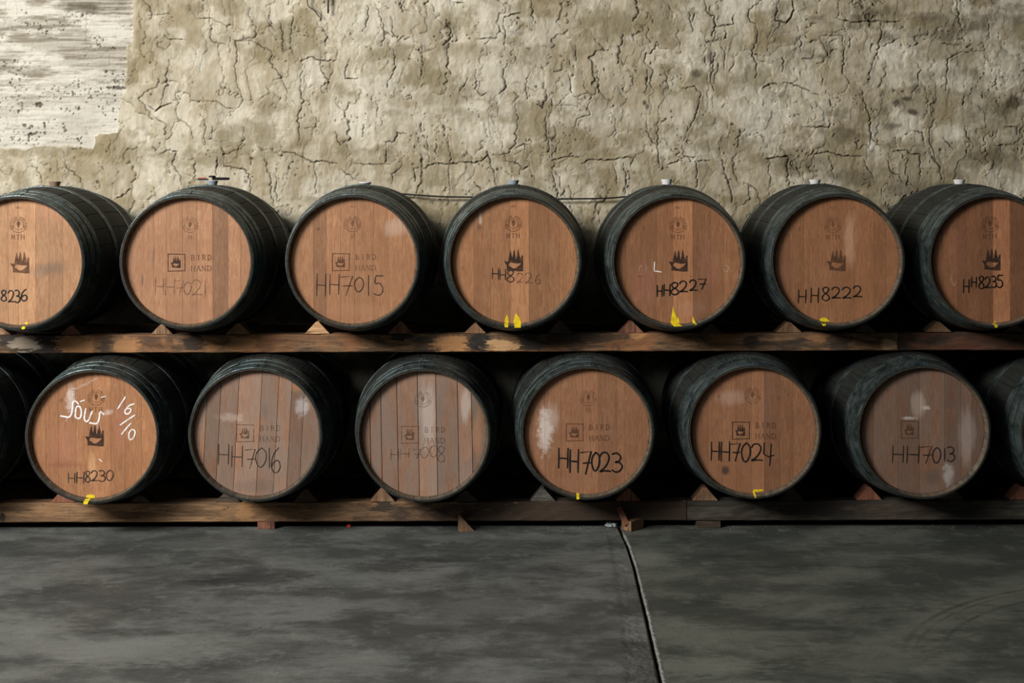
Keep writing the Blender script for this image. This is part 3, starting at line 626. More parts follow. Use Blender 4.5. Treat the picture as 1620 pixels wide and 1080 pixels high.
# ---- drawing with flat ribbons on the heads
GL = {'H': [[(.05, 1), (0, 0)], [(1, 1), (.94, 0)], [(.02, .50), (.98, .47)]], '7': [[(0, .95), (1, 1), (.45, 0)], [(.2, .48), (.95, .5)]],
      '1': [[(.5, 1), (.45, 0)]], '4': [[(.05, 1), (0, .5), (.5, .38), (1, .45)], [(.75, .95), (.6, 0)]]}
GS = {'0': [(.55, 1), (.1, .75), (0, .4), (.25, .03), (.65, .03), (1, .4), (.95, .8), (.55, 1)],
      '2': [(0, .78), (.2, .98), (.6, 1), (.85, .8), (.75, .5), (.4, .2), (0, .02), (.5, .06), (1, .03)],
      '3': [(0, .95), (.5, 1), (.85, .8), (.7, .58), (.3, .52), (.8, .48), (1, .25), (.7, .03), (.3, 0), (0, .1)],
      '5': [(1, 1), (.6, .99), (.25, .98), (.15, .6), (.6, .62), (.95, .4), (.9, .12), (.5, 0), (0, .08)],
      '6': [(.8, 1), (.3, .75), (.02, .35), (.2, .03), (.65, 0), (.95, .22), (.75, .48), (.3, .42), (.05, .25)],
      '8': [(.9, .9), (.5, 1), (.12, .85), (.3, .6), (.8, .4), (.95, .15), (.5, 0), (.05, .15), (.2, .4), (.75, .65), (.9, .9)]}
def smooth(p, k=4):
    q = []
    for i in range(len(p)-1):
        p0, p1, p2, p3 = p[max(i-1, 0)], p[i], p[i+1], p[min(i+2, len(p)-1)]
        for j in range(k):
            t = j/k
            q.append(tuple(.5*(2*p1[c]+(p2[c]-p0[c])*t+(2*p0[c]-5*p1[c]+4*p2[c]-p3[c])*t*t+(3*p1[c]-p0[c]-3*p2[c]+p3[c])*t**3) for c in (0, 1)))
    return q+[p[-1]]
SER = {'B': [(1.3, [(.12, 0), (.12, 1)]), (.8, [(0, 1), (.5, 1), (.75, .88), (.7, .6), (.45, .53), (.12, .53)]), (.8, [(.45, .53), (.85, .42), (.9, .15), (.6, 0), (0, 0)])],
       'I': [(1.3, [(.5, 0), (.5, 1)]), (.6, [(.3, 1), (.7, 1)]), (.6, [(.3, 0), (.7, 0)])],
       'R': [(1.3, [(.12, 0), (.12, 1)]), (.8, [(0, 1), (.5, 1), (.78, .85), (.7, .58), (.4, .5), (.12, .5)]), (1.1, [(.4, .5), (.95, 0)]), (.6, [(0, 0), (.25, 0)])],
       'D': [(1.3, [(.12, 0), (.12, 1)]), (.9, [(0, 1), (.5, 1), (.9, .75), (.92, .3), (.55, 0), (0, 0)])],
       'H': [(1.3, [(.12, 0), (.12, 1)]), (1.3, [(.88, 0), (.88, 1)]), (.6, [(.12, .52), (.88, .52)]), (.6, [(0, 0), (.25, 0)]), (.6, [(0, 1), (.25, 1)]), (.6, [(.75, 0), (1, 0)]), (.6, [(.75, 1), (1, 1)])],
       'A': [(.8, [(.05, 0), (.5, 1)]), (1.3, [(.5, 1), (.95, 0)]), (.6, [(.25, .36), (.75, .36)]), (.6, [(0, 0), (.2, 0)]), (.6, [(.8, 0), (1, 0)])],
       'N': [(.8, [(.12, 0), (.12, 1)]), (1.3, [(.12, 1), (.88, 0)]), (.8, [(.88, 0), (.88, 1)]), (.6, [(0, 0), (.25, 0)]), (.6, [(.75, 1), (1, 1)])],
       'M': [(.8, [(.1, 0), (.15, 1)]), (1.3, [(.15, 1), (.5, .15)]), (.8, [(.5, .15), (.85, 1)]), (1.3, [(.85, 1), (.92, 0)]), (.6, [(0, 0), (.22, 0)]), (.6, [(.8, 0), (1, 0)])],
       'T': [(1.3, [(.5, 0), (.5, 1)]), (.8, [(.02, .86), (.05, 1), (.95, 1), (.98, .86)]), (.6, [(.3, 0), (.7, 0)])],
       'O': [(1, [(.5, 1), (.05, .7), (.05, .3), (.5, 0), (.95, .3), (.95, .7), (.5, 1)])], 'C': [(1, [(.95, .8), (.5, 1), (.05, .7), (.05, .3), (.5, 0), (.95, .2)])],
       'E': [(1.2, [(.15, 0), (.15, 1)]), (.7, [(.15, 1), (.9, 1)]), (.7, [(.15, .5), (.7, .5)]), (.7, [(.15, 0), (.9, 0)])], 'W': [(1, [(0, 1), (.28, 0), (.5, .8), (.72, 0), (1, 1)])],
       'L': [(1.2, [(.15, 1), (.15, 0)]), (.7, [(.15, 0), (.9, 0)])], '0': [(1, [(.5, 1), (.1, .7), (.1, .3), (.5, 0), (.9, .3), (.9, .7), (.5, 1)])], '1': [(1.2, [(.5, 0), (.5, 1)])]}
class Draw:
    """flat marks in head-pixel coordinates (x right, y down, from the head's centre)"""
    rim = False
    def __init__(s, y=-.4456): s.v = []; s.f = []; s.y = y; s.k = 0
    def P(s, x, y):
        yy = s.y
        if s.rim: yy = -.4486-(min(max(math.hypot(x, y)/360.4, .2740), .2820)-.2740)/.0080*.0278
        s.v.append((x/360.4, yy-.00003*(s.k % 12), -y/360.4)); return len(s.v)-1
    def line(s, pts, w, taper=False):
        s.k += 1; n = len(pts)
        if n < 2: return
        L, R = [], []
        for i, p in enumerate(pts):
            a = pts[max(0, i-1)]; b = pts[min(n-1, i+1)]; dx, dy = b[0]-a[0], b[1]-a[1]; l = math.hypot(dx, dy) or 1
            ww = w/2*(1+random.uniform(-.12, .12))*(.75 if i in (0, n-1) else 1)
            if taper: ww *= .5+.7*math.sin(math.pi*(i+.5)/n)
            nx, ny = -dy/l*ww, dx/l*ww
            q = p
            if i == 0: q = (p[0]-dx/l*w*.3, p[1]-dy/l*w*.3)
            if i == n-1: q = (p[0]+dx/l*w*.3, p[1]+dy/l*w*.3)
            L.append(s.P(q[0]+nx, q[1]+ny)); R.append(s.P(q[0]-nx, q[1]-ny))
        for i in range(n-1): s.f.append((L[i], R[i], R[i+1], L[i+1]))
    def poly(s, pts, holes=()):
        s.k += 1; loops = [pts]+list(holes); flat = [p for l in loops for p in l]
        idx = [s.P(*p) for p in flat]
        for t in tessellate_polygon([[Vector((x, y, 0)) for x, y in l] for l in loops]): s.f.append(tuple(idx[i] for i in t))
    def serif(s, txt, x, y, h, cw, gap, w):          # y = top
        for ch in txt:
            if ch != ' ':
                for k, pl in SER[ch]:
                    q = [(x+a*cw, y+h*(1-b)) for a, b in pl]; s.line(smooth(q, 3) if len(q) > 4 else q, w*k)
            x += cw+gap
    def hand(s, txt, boxes, w, jit=.04):
        for ch, (x0, x1, y0, y1) in zip(txt, boxes):
            ps = GL.get(ch) or [smooth(GS[ch])]
            for pl in ps:
                if ch == '1': pl = [(.5, 1), (.48, .5), (.5, 0)]
                q = [(x0+(x1-x0)*a, y1+(y0-y1)*b) for a, b in pl]
                if len(q) == 2: m_ = ((q[0][0]+q[1][0])/2+random.uniform(-.4, .4), (q[0][1]+q[1][1])/2+random.uniform(-.4, .4)); q = [q[0], m_, q[1]]
                s.line(q, w)
    def build(s, name, mat, root, label=None):
        if not s.f: return
        o = link(name, mesh(name, s.v, s.f), mat, root, (0, 0, RB))
        if label: o['label'] = label
        return o
def ell(cx, cy, rx, ry, a0=0, a1=360, n=20): return [(cx+rx*math.cos(math.radians(a0+(a1-a0)*i/n)), cy+ry*math.sin(math.radians(a0+(a1-a0)*i/n))) for i in range(n+1)]
LOGO = [(385,620),(430,618),(520,632),(548,480),(560,400),(600,238),(625,310),(655,480),(672,480),(700,300),(728,205),(755,310),(782,560),(800,540),(835,330),(862,195),(888,300),(945,560),(965,470),(1000,400),(1028,440),(1032,960),(860,962),(700,940),(478,925),(475,770)]
BIRD = [(565,672),(640,660),(760,690),(900,692),(968,672),(925,740),(880,780),(800,840),(720,868),(660,850),(600,800),(570,775),(530,770),(545,715)]
def logo(d, cx, cy, s=1.0):
    f = lambda p: (cx+(p[0]-752)/21.6*s, cy+(p[1]-580)/21.6*s)
    d.poly([f(p) for p in LOGO], [[f(p) for p in BIRD]])
def boxed(d, cx, cy, w=1.7):
    for a, b in (((-13.6, -13.6), (13.6, -13)), ((13.4, -13.6), (13, 13.3)), ((13.4, 12.8), (-13.6, 13.6)), ((-13.4, 13.6), (-13.4, -13.6))): d.line([(cx+a[0], cy+a[1]), (cx+b[0], cy+b[1])], w)
    logo(d, cx-.6, cy-1.0, .53)
def crest(d, cx, cy, mth='M TH', code=True, d2=None):
    for i, ch in enumerate('OCEAN WORLD'):
        if ch == ' ': continue
        a = math.radians(-168+i*15.6); r = 12.2; x, y = cx+r*math.cos(a), cy+2+r*math.sin(a); ca, sa = math.cos(a+math.pi/2), math.sin(a+math.pi/2)
        for k, pl in SER[ch]:
            q = [(x+((u-.5)*2.3)*ca-((.5-v)*3.0)*sa*1, y+((u-.5)*2.3)*sa+((.5-v)*3.0)*ca) for u, v in pl]
            d.line(q, .55*k)
    d.line(ell(cx, cy+1, 8.2, 8.2, -215, 35, 22), .7)
    d.line(ell(cx, cy+1, 6.6, 6.6, -200, 20, 18), .4)
    d.line(ell(cx, cy+3, 9, 6.2, 25, 155, 14), .7); d.line(ell(cx, cy+5, 11, 8.6, 30, 150, 14), .9)
    for s in (-1, 1):
        x = cx+s*11; d.line([(x-2, cy+2.5), (x+2, cy+2.5), (x+2, cy+7), (x-2, cy+7), (x-2, cy+2.5)], .9); d.line([(x, cy+3), (x, cy+6.5)], 1.0)
        d.line([(x-2*s, cy+8.5), (x+s*2, cy+9)], .8)
    d.poly([(cx, cy-5), (cx+2, cy-3), (cx+3.2, cy-.5), (cx+2, cy+2.5), (cx+.6, cy+5), (cx, cy+8), (cx-.7, cy+5), (cx-2.2, cy+2.5), (cx-3.2, cy-.5), (cx-2, cy-3)])
    if code: d.serif('A01', cx-4.8, cy-27.7, 3.6, 2.4, .9, .6)
    d = d2
    if mth == 'M TH':
        d.serif('M', cx-11.5, cy+17.3, 6.8, 6.2, 0, .95); d.serif('T', cx-3.2, cy+17.3, 6.8, 5.2, 0, .95); d.serif('H', cx+4, cy+17.3, 6.8, 5.8, 0, .95)
    elif mth: d.serif('M', cx-3.5, cy+17.3, 6.8, 6.6, 0, .9)

OAK = (.53, .285, .165)
ORIG = {'u': {0: (0, 250)}, }
def build_barrel(sp):
    cx, cy = sp['c']; ux, vy = der(cx, cy); yaw = math.radians(sp.get('yaw', 0))
    yc = 5.75+L2; yh = 5.78
    hx = (ux-VX)*yh/F; z = CAMZ-(vy-VY)*yh/F
    if sp['row'] == 'low': z = min(max(z, LB1+.3285), UB0-.3285)
    else: z = max(z, UB1+.3285)
    x = hx-.445*math.sin(yaw)
    root = link('wine_barrel', None, loc=(x, yc, z-RB), rot=(0, 0, yaw))
    tag(root, sp['label'], 'barrel', 'oak barrels in the '+('upper' if sp['row'] == 'up' else 'lower')+' row')
    A = (0, 0, RB); roll0 = random.uniform(-.1, .1)
    for i in range(NS):
        o = link('stave', STAVE, parent=root, loc=A, rot=(0, roll0+2*math.pi*i/NS, 0))
    for i, hm in enumerate(HM):
        a = math.radians(random.uniform(-5, 5)+sp.get('lap', 0))
        h = link('hoop', hm, parent=root, loc=A, rot=(0, a, 0))
        for rm in RV.get(i, ()): link('rivet', rm, parent=h)
    # head
    mt = head_wood('barrel_head_oak', sp.get('col', OAK), sp.get('grey', 0), random.uniform(0, 50), [((px-cx)/360.4, -(py-cy)/360.4, rx/360.4, ry/360.4, c, s, k) for (px, py, rx, ry, c, s, k) in sp.get('spots', ())])
    tilt = math.radians(sp.get('tilt', 0))
    ed = sorted(sp.get('edges', [])); X = [-.2742]+[(e-cx)/360.4 for e in ed if abs(e-cx) < 93]+[.2742]
    tn = sp.get('tones') or []
    for i in range(len(X)-1):
        t = tn[i] if i < len(tn) else random.uniform(.85, 1.05)
        link('head_board', board_mesh(X[i], X[i+1], tilt, tone=t, gap=sp.get('gap', .0001)), mt, root, A)
    bk = lathe('rear_head', [(.2742, 0), (.2742, .02)], 32); bk.materials.append(M['stave']); set_attr(bk, 'chime', 0)
    link('rear_head', bk, parent=root, loc=(0, .445, RB), rot=(math.pi/2, 0, 0))
    if sp.get('bung'):
        kind, mat, lab = sp['bung']; o = link('bung', BUNG[kind].copy(), M[mat], root, (sp.get('bx', 0), sp.get('by', 0), 2*RB-.001-abs(sp.get('bx', 0))*.1)); o['label'] = lab
    R = lambda pts: [(a-cx, b-cy) for a, b in pts]
    # brands
    bmat = M[sp.get('bmat', 'burn')]
    if 'logo' in sp:
        d = Draw(); logo(d, sp['logo'][0]-cx, sp['logo'][1]-cy); d.build('burned_logo', bmat, root, 'burned hand and bird logo')
    if 'box' in sp:
        bx, by = sp['box'][0]-cx, sp['box'][1]-cy
        d = Draw(); boxed(d, bx, by, sp.get('bw', 1.7)); d.build('burned_logo', bmat, root, 'burned hand and bird logo in a square')
        if sp.get('text', 1):
            d = Draw(); d.serif('BIRD', bx+23.2, by-11.9, 7.8, 5.6, 3.1, 1.15); d.serif('HAND', bx+22.8, by+5.3, 7.8, 6.6, 1.9, 1.15)
            d.build('burned_lettering', M[sp.get('tmat', 'burn_mid')], root, 'burned words BIRD HAND')
    if 'crest' in sp:
        d = Draw(); d2 = Draw(); crest(d, sp['crest'][0]-cx, sp['crest'][1]-cy, sp.get('mth', 'M TH'), sp.get('code', True), d2)
        d.build('burned_crest', M[sp.get('cmat', 'burn_mid')], root, 'round burned crest with a ring of letters')
        d2.build('burned_lettering', M[sp.get('cmat', 'burn_mid')], root, 'small burned letters '+(sp.get('mth', 'M TH')))
    if 'num' in sp:
        ox, oy = sp['o']; txt, boxes, w, mk = sp['num']; k = 3.483
        bb = [(ox+a/k-cx, ox+b/k-cx, oy+c/k-cy, oy+d_/k-cy) for a, b, c, d_ in boxes]
        nf = sp.get('fade', len(txt))
        d = Draw(-.4461); d.hand(txt[:nf], bb[:nf], w/k*1.15); d.build('handwritten_number', M[mk], root, 'handwritten '+txt)
        if nf < len(txt):
            d = Draw(-.4461); d.hand(txt[nf:], bb[nf:], w/k*.8); d.build('handwritten_number', M['ink_faint'], root, 'faded last digits '+txt[nf:])
    if 'chalk' in sp:
        for w, soft, pts in sp['chalk']:
            d = Draw(-.4466 if not soft else -.4464); d.line(smooth(R(pts), 3) if len(pts) > 2 else R(pts), w, soft)
            if soft: d.build('chalk_smear', M['chalk_faint'], root, 'faint white chalk smear')
            else: d.build('chalk_stroke', M['chalk'], root, 'white chalk stroke')
    if 'yel' in sp:
        d = Draw(-.4463); e = Draw(-L2-.0004); e.rim = True
        for pts in sp['yel']: d.poly(R(pts))
        d.build('paint_mark', M['yellow'], root, 'yellow paint mark')
        for pts in sp.get('yel2', ()):
            q = [((a-ux_)*.9948, (b-vy_)*.9948) for a, b in pts for ux_, vy_ in [(cx+(cx-VX)*.0052, cy+(cy-VY)*.0052)]]
            if len(q) != 4: e.poly(q); continue
            g = []
            for i in range(13):                       # bands that follow the slope of the chime
                t = i/12; w_ = .25*math.sin(i*2.1)
                g.append((e.P(q[0][0]+(q[3][0]-q[0][0])*t+w_, q[0][1]+(q[3][1]-q[0][1])*t), e.P(q[1][0]+(q[2][0]-q[1][0])*t-w_, q[1][1]+(q[2][1]-q[1][1])*t)))
            for a_, b_ in zip(g, g[1:]): e.f.append((a_[0], a_[1], b_[1], b_[0]))
        e.build('paint_mark', M['yellow'], root, 'yellow paint mark on the rim')
    return root

def Zp(o, pts): return [(o[0]+x/3.483, o[1]+y/3.483) for x, y in pts]
GR = (.17, .115, .08); DKB = (.12, .065, .04); PALE = (.62, .50, .44)
ch8 = [(90+0, 585+0)]
C8 = lambda pts: [(90+x/8, 585+y/8) for x, y in pts]
B = []
o = (0, 250)
B.append(dict(row='up', c=(31, 415), yaw=.4, label='barrel with number ending 8236, cut by the left frame edge, upper row', edges=[-40, -14, 13, 29, 56.5, 77.5, 99], tones=[.9, 1, 1, 1.05, 1.12, .95, .92, 1.0], bung=('mid', 'bung_brown', 'brown stained bung'), col=(.58, .345, .205),
   spots=[(82, 425, 26, 12, GR, .6, 'grain'), (60, 430, 22, 14, GR, .35, 'grain'), (90, 330, 40, 30, (.60, .27, .15), .3, 'grain')], logo=(33.3, 414.6), bmat='burn_mid', crest=(29.3, 354), num=('HH8236', [(-78, -47, 735, 800), (-38, -6, 732, 796), (5, 36, 727, 787), (45, 78, 730, 793), (82, 110, 727, 795), (115, 150, 722, 785)], 6, 'ink'), o=o,
   yel=[ell(41.6, 511.3, 2.6, 1.8, n=10)], yel2=[ell(36.5, 518.5, 3.2, 2.4, n=10)]))
o = (180, 250)
B.append(dict(row='up', c=(297.7, 413.7), yaw=-.2, label='barrel marked faintly HH7021 with a black tool on its bung, upper row', edges=[243, 263, 288.5, 312, 336.5, 361, 381], tones=[1.0, 1.04, 1.0, .98, 1.06, .78, 1.06, 1.0], bung=('mid', 'bung_grey', 'grey bung'), box=(279.3, 415.2), bmat='burn', tmat='burn_mid', crest=(300.6, 354), mth='M', code=False, cmat='burn_faint', col=(.55, .31, .19),
   spots=[(300, 495, 60, 14, (.32, .16, .09), .5, 'grain'), (225, 443, 2, 12, DKB, .8, 'grain'), (243, 410, 3, 22, DKB, .35, 'grain')],
   num=('HH7021', [(228, 272, 660, 750), (283, 335, 660, 755), (340, 385, 672, 755), (385, 425, 680, 750), (430, 485, 672, 755), (495, 512, 672, 770)], 3.4, 'ink_faint'), o=o))
o = (430, 250)
B.append(dict(row='up', c=(559, 413), label='barrel marked HH7015 in large thin letters, upper row', edges=[496, 516, 538.5, 560.6, 591, 614, 637], tones=[1.0, .86, 1.03, 1.0, .98, 1.0, 1.04, 1.0], bung=('low', 'bung_white', 'flat white bung'), box=(539.4, 414.4), bmat='burn_mid', tmat='burn_faint', crest=(557.8, 353), mth='M', cmat='burn_faint', col=(.54, .295, .17),
   spots=[(560, 490, 60, 14, (.34, .17, .09), .45, 'grain'), (504, 362, 3, 3, DKB, .8, 'soft'), (625, 360, 24, 16, PALE, .25, 'grain')],
   num=('HH7015', [(247, 297, 635, 760), (318, 370, 640, 750), (378, 445, 650, 755), (455, 503, 655, 735), (522, 542, 645, 758), (560, 612, 648, 755)], 4.6, 'ink_thin'), o=o))
o = (690, 250)
B.append(dict(row='up', c=(814, 412.8), yaw=1.0, label='barrel marked HH8226 with the last digits faded, upper row', edges=[750, 776, 807, 837, 868, 885], tones=[1.05, .93, .97, 1.16, .88, .93, 1.0], bung=('mid', 'bung_grey', 'silver grey bung'), logo=(814.5, 411.3), crest=(812.3, 352), col=(.53, .28, .155),
   spots=[(760, 345, 2.4, 14, PALE, .6, 'grain'), (759, 358, 5, 6, DKB, .7, 'soft'), (732, 424, 3, 4, DKB, .6, 'soft'), (868, 395, 16, 22, (.38, .20, .11), .35, 'grain')],
   num=('HH8226', [(308, 343, 605, 665), (350, 382, 612, 670), (388, 430, 618, 682), (445, 480, 635, 685), (490, 528, 632, 690), (545, 575, 640, 692)], 5, 'ink_thin'), fade=3, o=o,
   yel=[Zp(o, [(376, 907), (380, 880), (390, 862), (397, 880), (399, 908)]), Zp(o, [(424, 909), (430, 880), (440, 850), (450, 872), (460, 880), (468, 909)])], yel2=[Zp(o, [(374, 912), (396, 912), (394, 932), (376, 930)]), Zp(o, [(428, 914), (466, 912), (464, 934), (430, 935)])]))
o = (930, 250)
B.append(dict(row='up', c=(1072, 413.4), yaw=-.2, label='barrel marked HH8227 with a tall yellow flame of paint, upper row', edges=[990, 1013, 1038.5, 1065, 1096, 1125, 1145], tones=[.86, .9, .88, .97, 1.18, .86, .95, 1.03], bung=('tall', 'bung_white', 'tall white bung'), logo=(1074.8, 411.8), crest=(1072.7, 354), col=(.46, .235, .13),
   spots=[(1020, 450, 22, 45, (.36, .14, .10), .4, 'grain'), (1120, 420, 18, 60, (.34, .14, .10), .35, 'grain'), (1095, 488, 30, 14, (.30, .15, .09), .5, 'grain'), (1019, 360, 3, 5, DKB, .7, 'soft'), (1013, 437, 8, 1.4, DKB, .7, 'grain'), (1098, 412, 5, 20, (.2, .1, .06), .5, 'grain'), (1093, 437, 2, 2, DKB, .8, 'soft')],
   chalk=[(1.5, False, Zp(o, [(368, 572), (366, 600), (366, 622)])), (1.6, False, Zp(o, [(366, 622), (385, 624), (404, 627)])), (1.4, True, Zp(o, [(280, 622), (288, 600), (297, 588)])), (1.4, True, Zp(o, [(318, 583), (320, 605), (318, 628)])), (1.6, True, Zp(o, [(750, 600), (762, 592), (775, 605), (768, 625), (752, 622), (748, 605)]))],
   num=('HH8227', [(380, 410, 700, 762), (418, 452, 695, 757), (455, 500, 685, 752), (505, 548, 678, 737), (560, 600, 672, 730), (608, 650, 665, 722)], 6.6, 'ink'), o=o,
   yel=[Zp(o, [(455, 909), (458, 885), (468, 815), (478, 850), (488, 878), (500, 880), (506, 909)]), Zp(o, [(576, 908), (574, 872), (582, 880), (590, 905)])], yel2=[Zp(o, [(460, 914), (500, 914), (520, 925), (475, 928)]), Zp(o, [(580, 906), (592, 902), (600, 918), (590, 920)])]))
o = (1180, 250)
B.append(dict(row='up', c=(1322.7, 411.8), yaw=-.9, label='barrel marked HH8222 in wide spaced letters, upper row', edges=[1250, 1272, 1295, 1323.5, 1352, 1382, 1402], tones=[.86, .92, .98, 1.0, .98, 1.04, .94, 1.02], bung=('mid', 'bung_white', 'white bung'), logo=(1324.7, 411), bmat='burn_mid', crest=(1317.8, 354), cmat='burn_faint', col=(.44, .225, .125),
   spots=[(1345, 380, 10, 45, (.58, .34, .22), .5, 'grain'), (1265, 362, 3, 4, DKB, .6, 'soft'), (1240, 440, 10, 40, (.25, .11, .07), .4, 'grain')],
   num=('HH8222', [(288, 330, 725, 797), (357, 400, 715, 795), (418, 460, 710, 785), (472, 520, 712, 772), (530, 580, 712, 772), (590, 637, 705, 765)], 5.6, 'ink'), o=o,
   yel=[Zp(o, [(404, 890), (420, 878), (440, 880), (462, 898), (435, 902), (415, 900)])], yel2=[Zp(o, [(415, 910), (440, 912), (440, 922), (425, 924)])]))
o = (1400, 250)
B.append(dict(row='up', c=(1571, 411.8), yaw=0, label='barrel marked HH8235, rightmost and cut by the frame, upper row', edges=[1492, 1515, 1529, 1551, 1571, 1598, 1625, 1645], tones=[.92, .97, .86, .9, .84, 1.30, .84, .86, .9], bung=('mid', 'bung_white', 'pale grey bung'), logo=(1569.9, 410), crest=(1566, 353), col=(.40, .20, .115), code=False,
   spots=[(1513, 358, 4, 6, DKB, .6, 'soft'), (1520, 400, 14, 60, (.26, .11, .07), .4, 'grain')],
   chalk=[(1.5, True, Zp(o, [(362, 640), (368, 670), (372, 692), (385, 700), (392, 680)]))],
   num=('HH8235', [(432, 462, 668, 740), (475, 503, 655, 710), (515, 545, 650, 720), (550, 580, 655, 715), (585, 613, 650, 712), (615, 647, 645, 712)], 6, 'ink'), o=o,
   yel=[Zp(o, [(598, 902), (604, 896), (612, 900), (612, 906), (600, 907)])], yel2=[Zp(o, [(597, 912), (620, 916), (618, 934), (604, 932)])]))
o = (0, 540)
ck = [(2.5, 0, [(50, 580), (110, 590), (150, 597), (185, 560), (200, 480), (205, 410), (240, 394), (275, 430)]), (2.3, 0, [(300, 398), (350, 382)]), (2.5, 0, [(240, 540), (235, 590), (265, 612), (300, 600), (312, 520), (292, 465), (258, 462), (240, 500), (240, 545)]),
      (2.5, 0, [(368, 490), (355, 560), (350, 620), (372, 652), (405, 630), (430, 570), (452, 520)]), (2.6, 0, [(418, 668), (460, 675), (495, 680), (525, 655), (540, 600), (545, 545), (562, 532), (598, 565)]), (1.6, 0, [(563, 347), (618, 332)]),
      (2.2, 0, [(870, 342), (820, 420), (773, 492)]), (2.2, 0, [(980, 432), (930, 445), (885, 485), (862, 530), (880, 555), (915, 550), (940, 515), (930, 487), (895, 492)]), (2.2, 0, [(988, 572), (900, 630), (803, 697)]), (2.2, 0, [(940, 675), (880, 740), (822, 812)]),
      (2.2, 0, [(945, 755), (915, 800), (915, 860), (940, 882), (975, 850), (992, 790), (975, 757), (945, 755)]), (3.5, 1, [(178, 210), (240, 238), (300, 205), (380, 175), (440, 140), (520, 98)]), (1.6, 1, [(168, 250), (172, 300), (186, 380)]), (1.4, 1, [(200, 260), (205, 320), (200, 370)]), (4, 1, [(520, 690), (525, 740)]), (4, 1, [(130, 600), (125, 640)]), (2, 1, [(830, 310), (860, 335)])]
B.append(dict(row='low', c=(149, 688.5), yaw=-.3, label='barrel with white chalk writing and number HH8230, lower row', edges=[72, 92, 120, 146, 175, 198, 224], tones=[.97, .92, .94, 1.0, 1.06, .95, 1.0, 1.03], bung=('low', 'bung_white', 'white bung under the beam'), logo=(151.3, 688), crest=(152.2, 627), code=False, col=(.55, .285, .155),
   spots=[(100, 735, 24, 5, (.25, .09, .05), .8, 'grain'), (97, 633, 4, 4, DKB, .8, 'soft'), (112, 630, 9, 26, PALE, .75, 'soft'), (172, 652, 9, 6, PALE, .45, 'soft'), (100, 700, 30, 40, (.42, .17, .11), .4, 'grain'), (190, 680, 12, 50, (.44, .17, .12), .35, 'grain'), (145, 740, 7, 30, (.66, .40, .20), .4, 'grain')],
   chalk=[(w, bool(s_), C8(p)) for w, s_, p in ck]+[(2, False, Zp(o, [(548, 648), (562, 662)]))],
   num=('HH8230', [(375, 412, 725, 777), (422, 462, 718, 780), (468, 497, 712, 775), (503, 540, 712, 768), (545, 580, 710, 770), (585, 622, 708, 765)], 5, 'ink_thin'), o=o,
   yel=[Zp(o, [(470, 862), (478, 846), (500, 840), (520, 848), (524, 862), (500, 866)])], yel2=[Zp(o, [(463, 872), (490, 870), (482, 896), (458, 896)])]))
o = (270, 540)
B.append(dict(row='low', c=(406, 685.4), tilt=3.2, label='barrel marked HH7016 with tilted weathered boards, lower row', edges=[324.6, 346, 374, 410, 437, 458, 478], tones=[1.03, .84, .94, 1.12, .98, 1.06, .84, .92], gap=.0006, grey=.55, box=(388, 685), bmat='burn_faint', tmat='burn_faint', col=(.44, .255, .175), bung=('low', 'bung_white', 'white bung under the beam'),
   spots=[(420, 650, 8, 14, (.16, .12, .10), .6, 'soft'), (478, 643, 12, 18, (.66, .62, .62), .5, 'soft'), (405, 770, 40, 14, (.15, .10, .08), .6, 'grain'), (365, 660, 24, 8, PALE, .3, 'soft'), (470, 612, 14, 8, (.5, .22, .09), .5, 'grain')],
   num=('HH7016', [(262, 320, 565, 675), (335, 395, 575, 690), (410, 465, 592, 700), (468, 525, 585, 690), (536, 550, 585, 697), (553, 605, 585, 720)], 4.4, 'ink_thin'), o=o))
o = (530, 540)
B.append(dict(row='low', c=(670.7, 686.4), tilt=-.9, label='barrel marked faintly HH7008 with open dark board joints, lower row', edges=[586, 603.5, 629, 662, 691, 725, 747], tones=[.86, .95, .97, 1.0, 1.14, .95, 1.06, .86], gap=.0011, grey=.6, box=(648.7, 687.5), bmat='burn_faint', tmat='burn_faint', crest=(669, 630), cmat='burn_faint', mth='', code=False, col=(.43, .25, .175), bung=('low', 'bung_white', 'white bung under the beam'),
   spots=[(677, 660, 14, 60, (.50, .45, .42), .35, 'grain'), (737, 640, 10, 30, (.60, .52, .47), .35, 'grain'), (755, 690, 9, 40, (.50, .24, .12), .5, 'grain')],
   num=('HH7008', [(307, 350, 590, 650), (360, 408, 590, 645), (430, 470, 592, 645), (470, 515, 580, 640), (522, 565, 570, 635), (565, 605, 575, 665)], 3.4, 'ink_faint'), o=o))
o = (790, 540)
B.append(dict(row='low', c=(928.5, 682.5), label='barrel marked HH7023 in bold black letters, lower row', edges=[861.8, 887.6, 922, 946.5, 975, 988], tones=[1.0, .97, 1.0, 1.02, .90, .96, .94], box=(909.2, 683.6), bmat='burn_mid', tmat='burn_mid', crest=(930.7, 628), cmat='burn_faint', mth='M', code=False, col=(.46, .245, .15), bung=('low', 'bung_white', 'white bung under the beam'),
   spots=[(862, 680, 13, 42, (.66, .58, .54), .7, 'soft'), (872, 665, 14, 30, (.60, .50, .45), .4, 'grain'), (965, 685, 12, 12, (.28, .17, .11), .4, 'soft'), (900, 762, 40, 10, (.28, .14, .08), .4, 'grain')],
   num=('HH7023', [(325, 378, 587, 695), (388, 435, 595, 720), (448, 505, 605, 730), (508, 550, 610, 710), (553, 612, 612, 718), (620, 675, 615, 718)], 8, 'ink'), o=o, yel=[], yel2=[Zp(o, [(424, 842), (440, 842), (440, 869), (424, 869)])]))
o = (1050, 540)
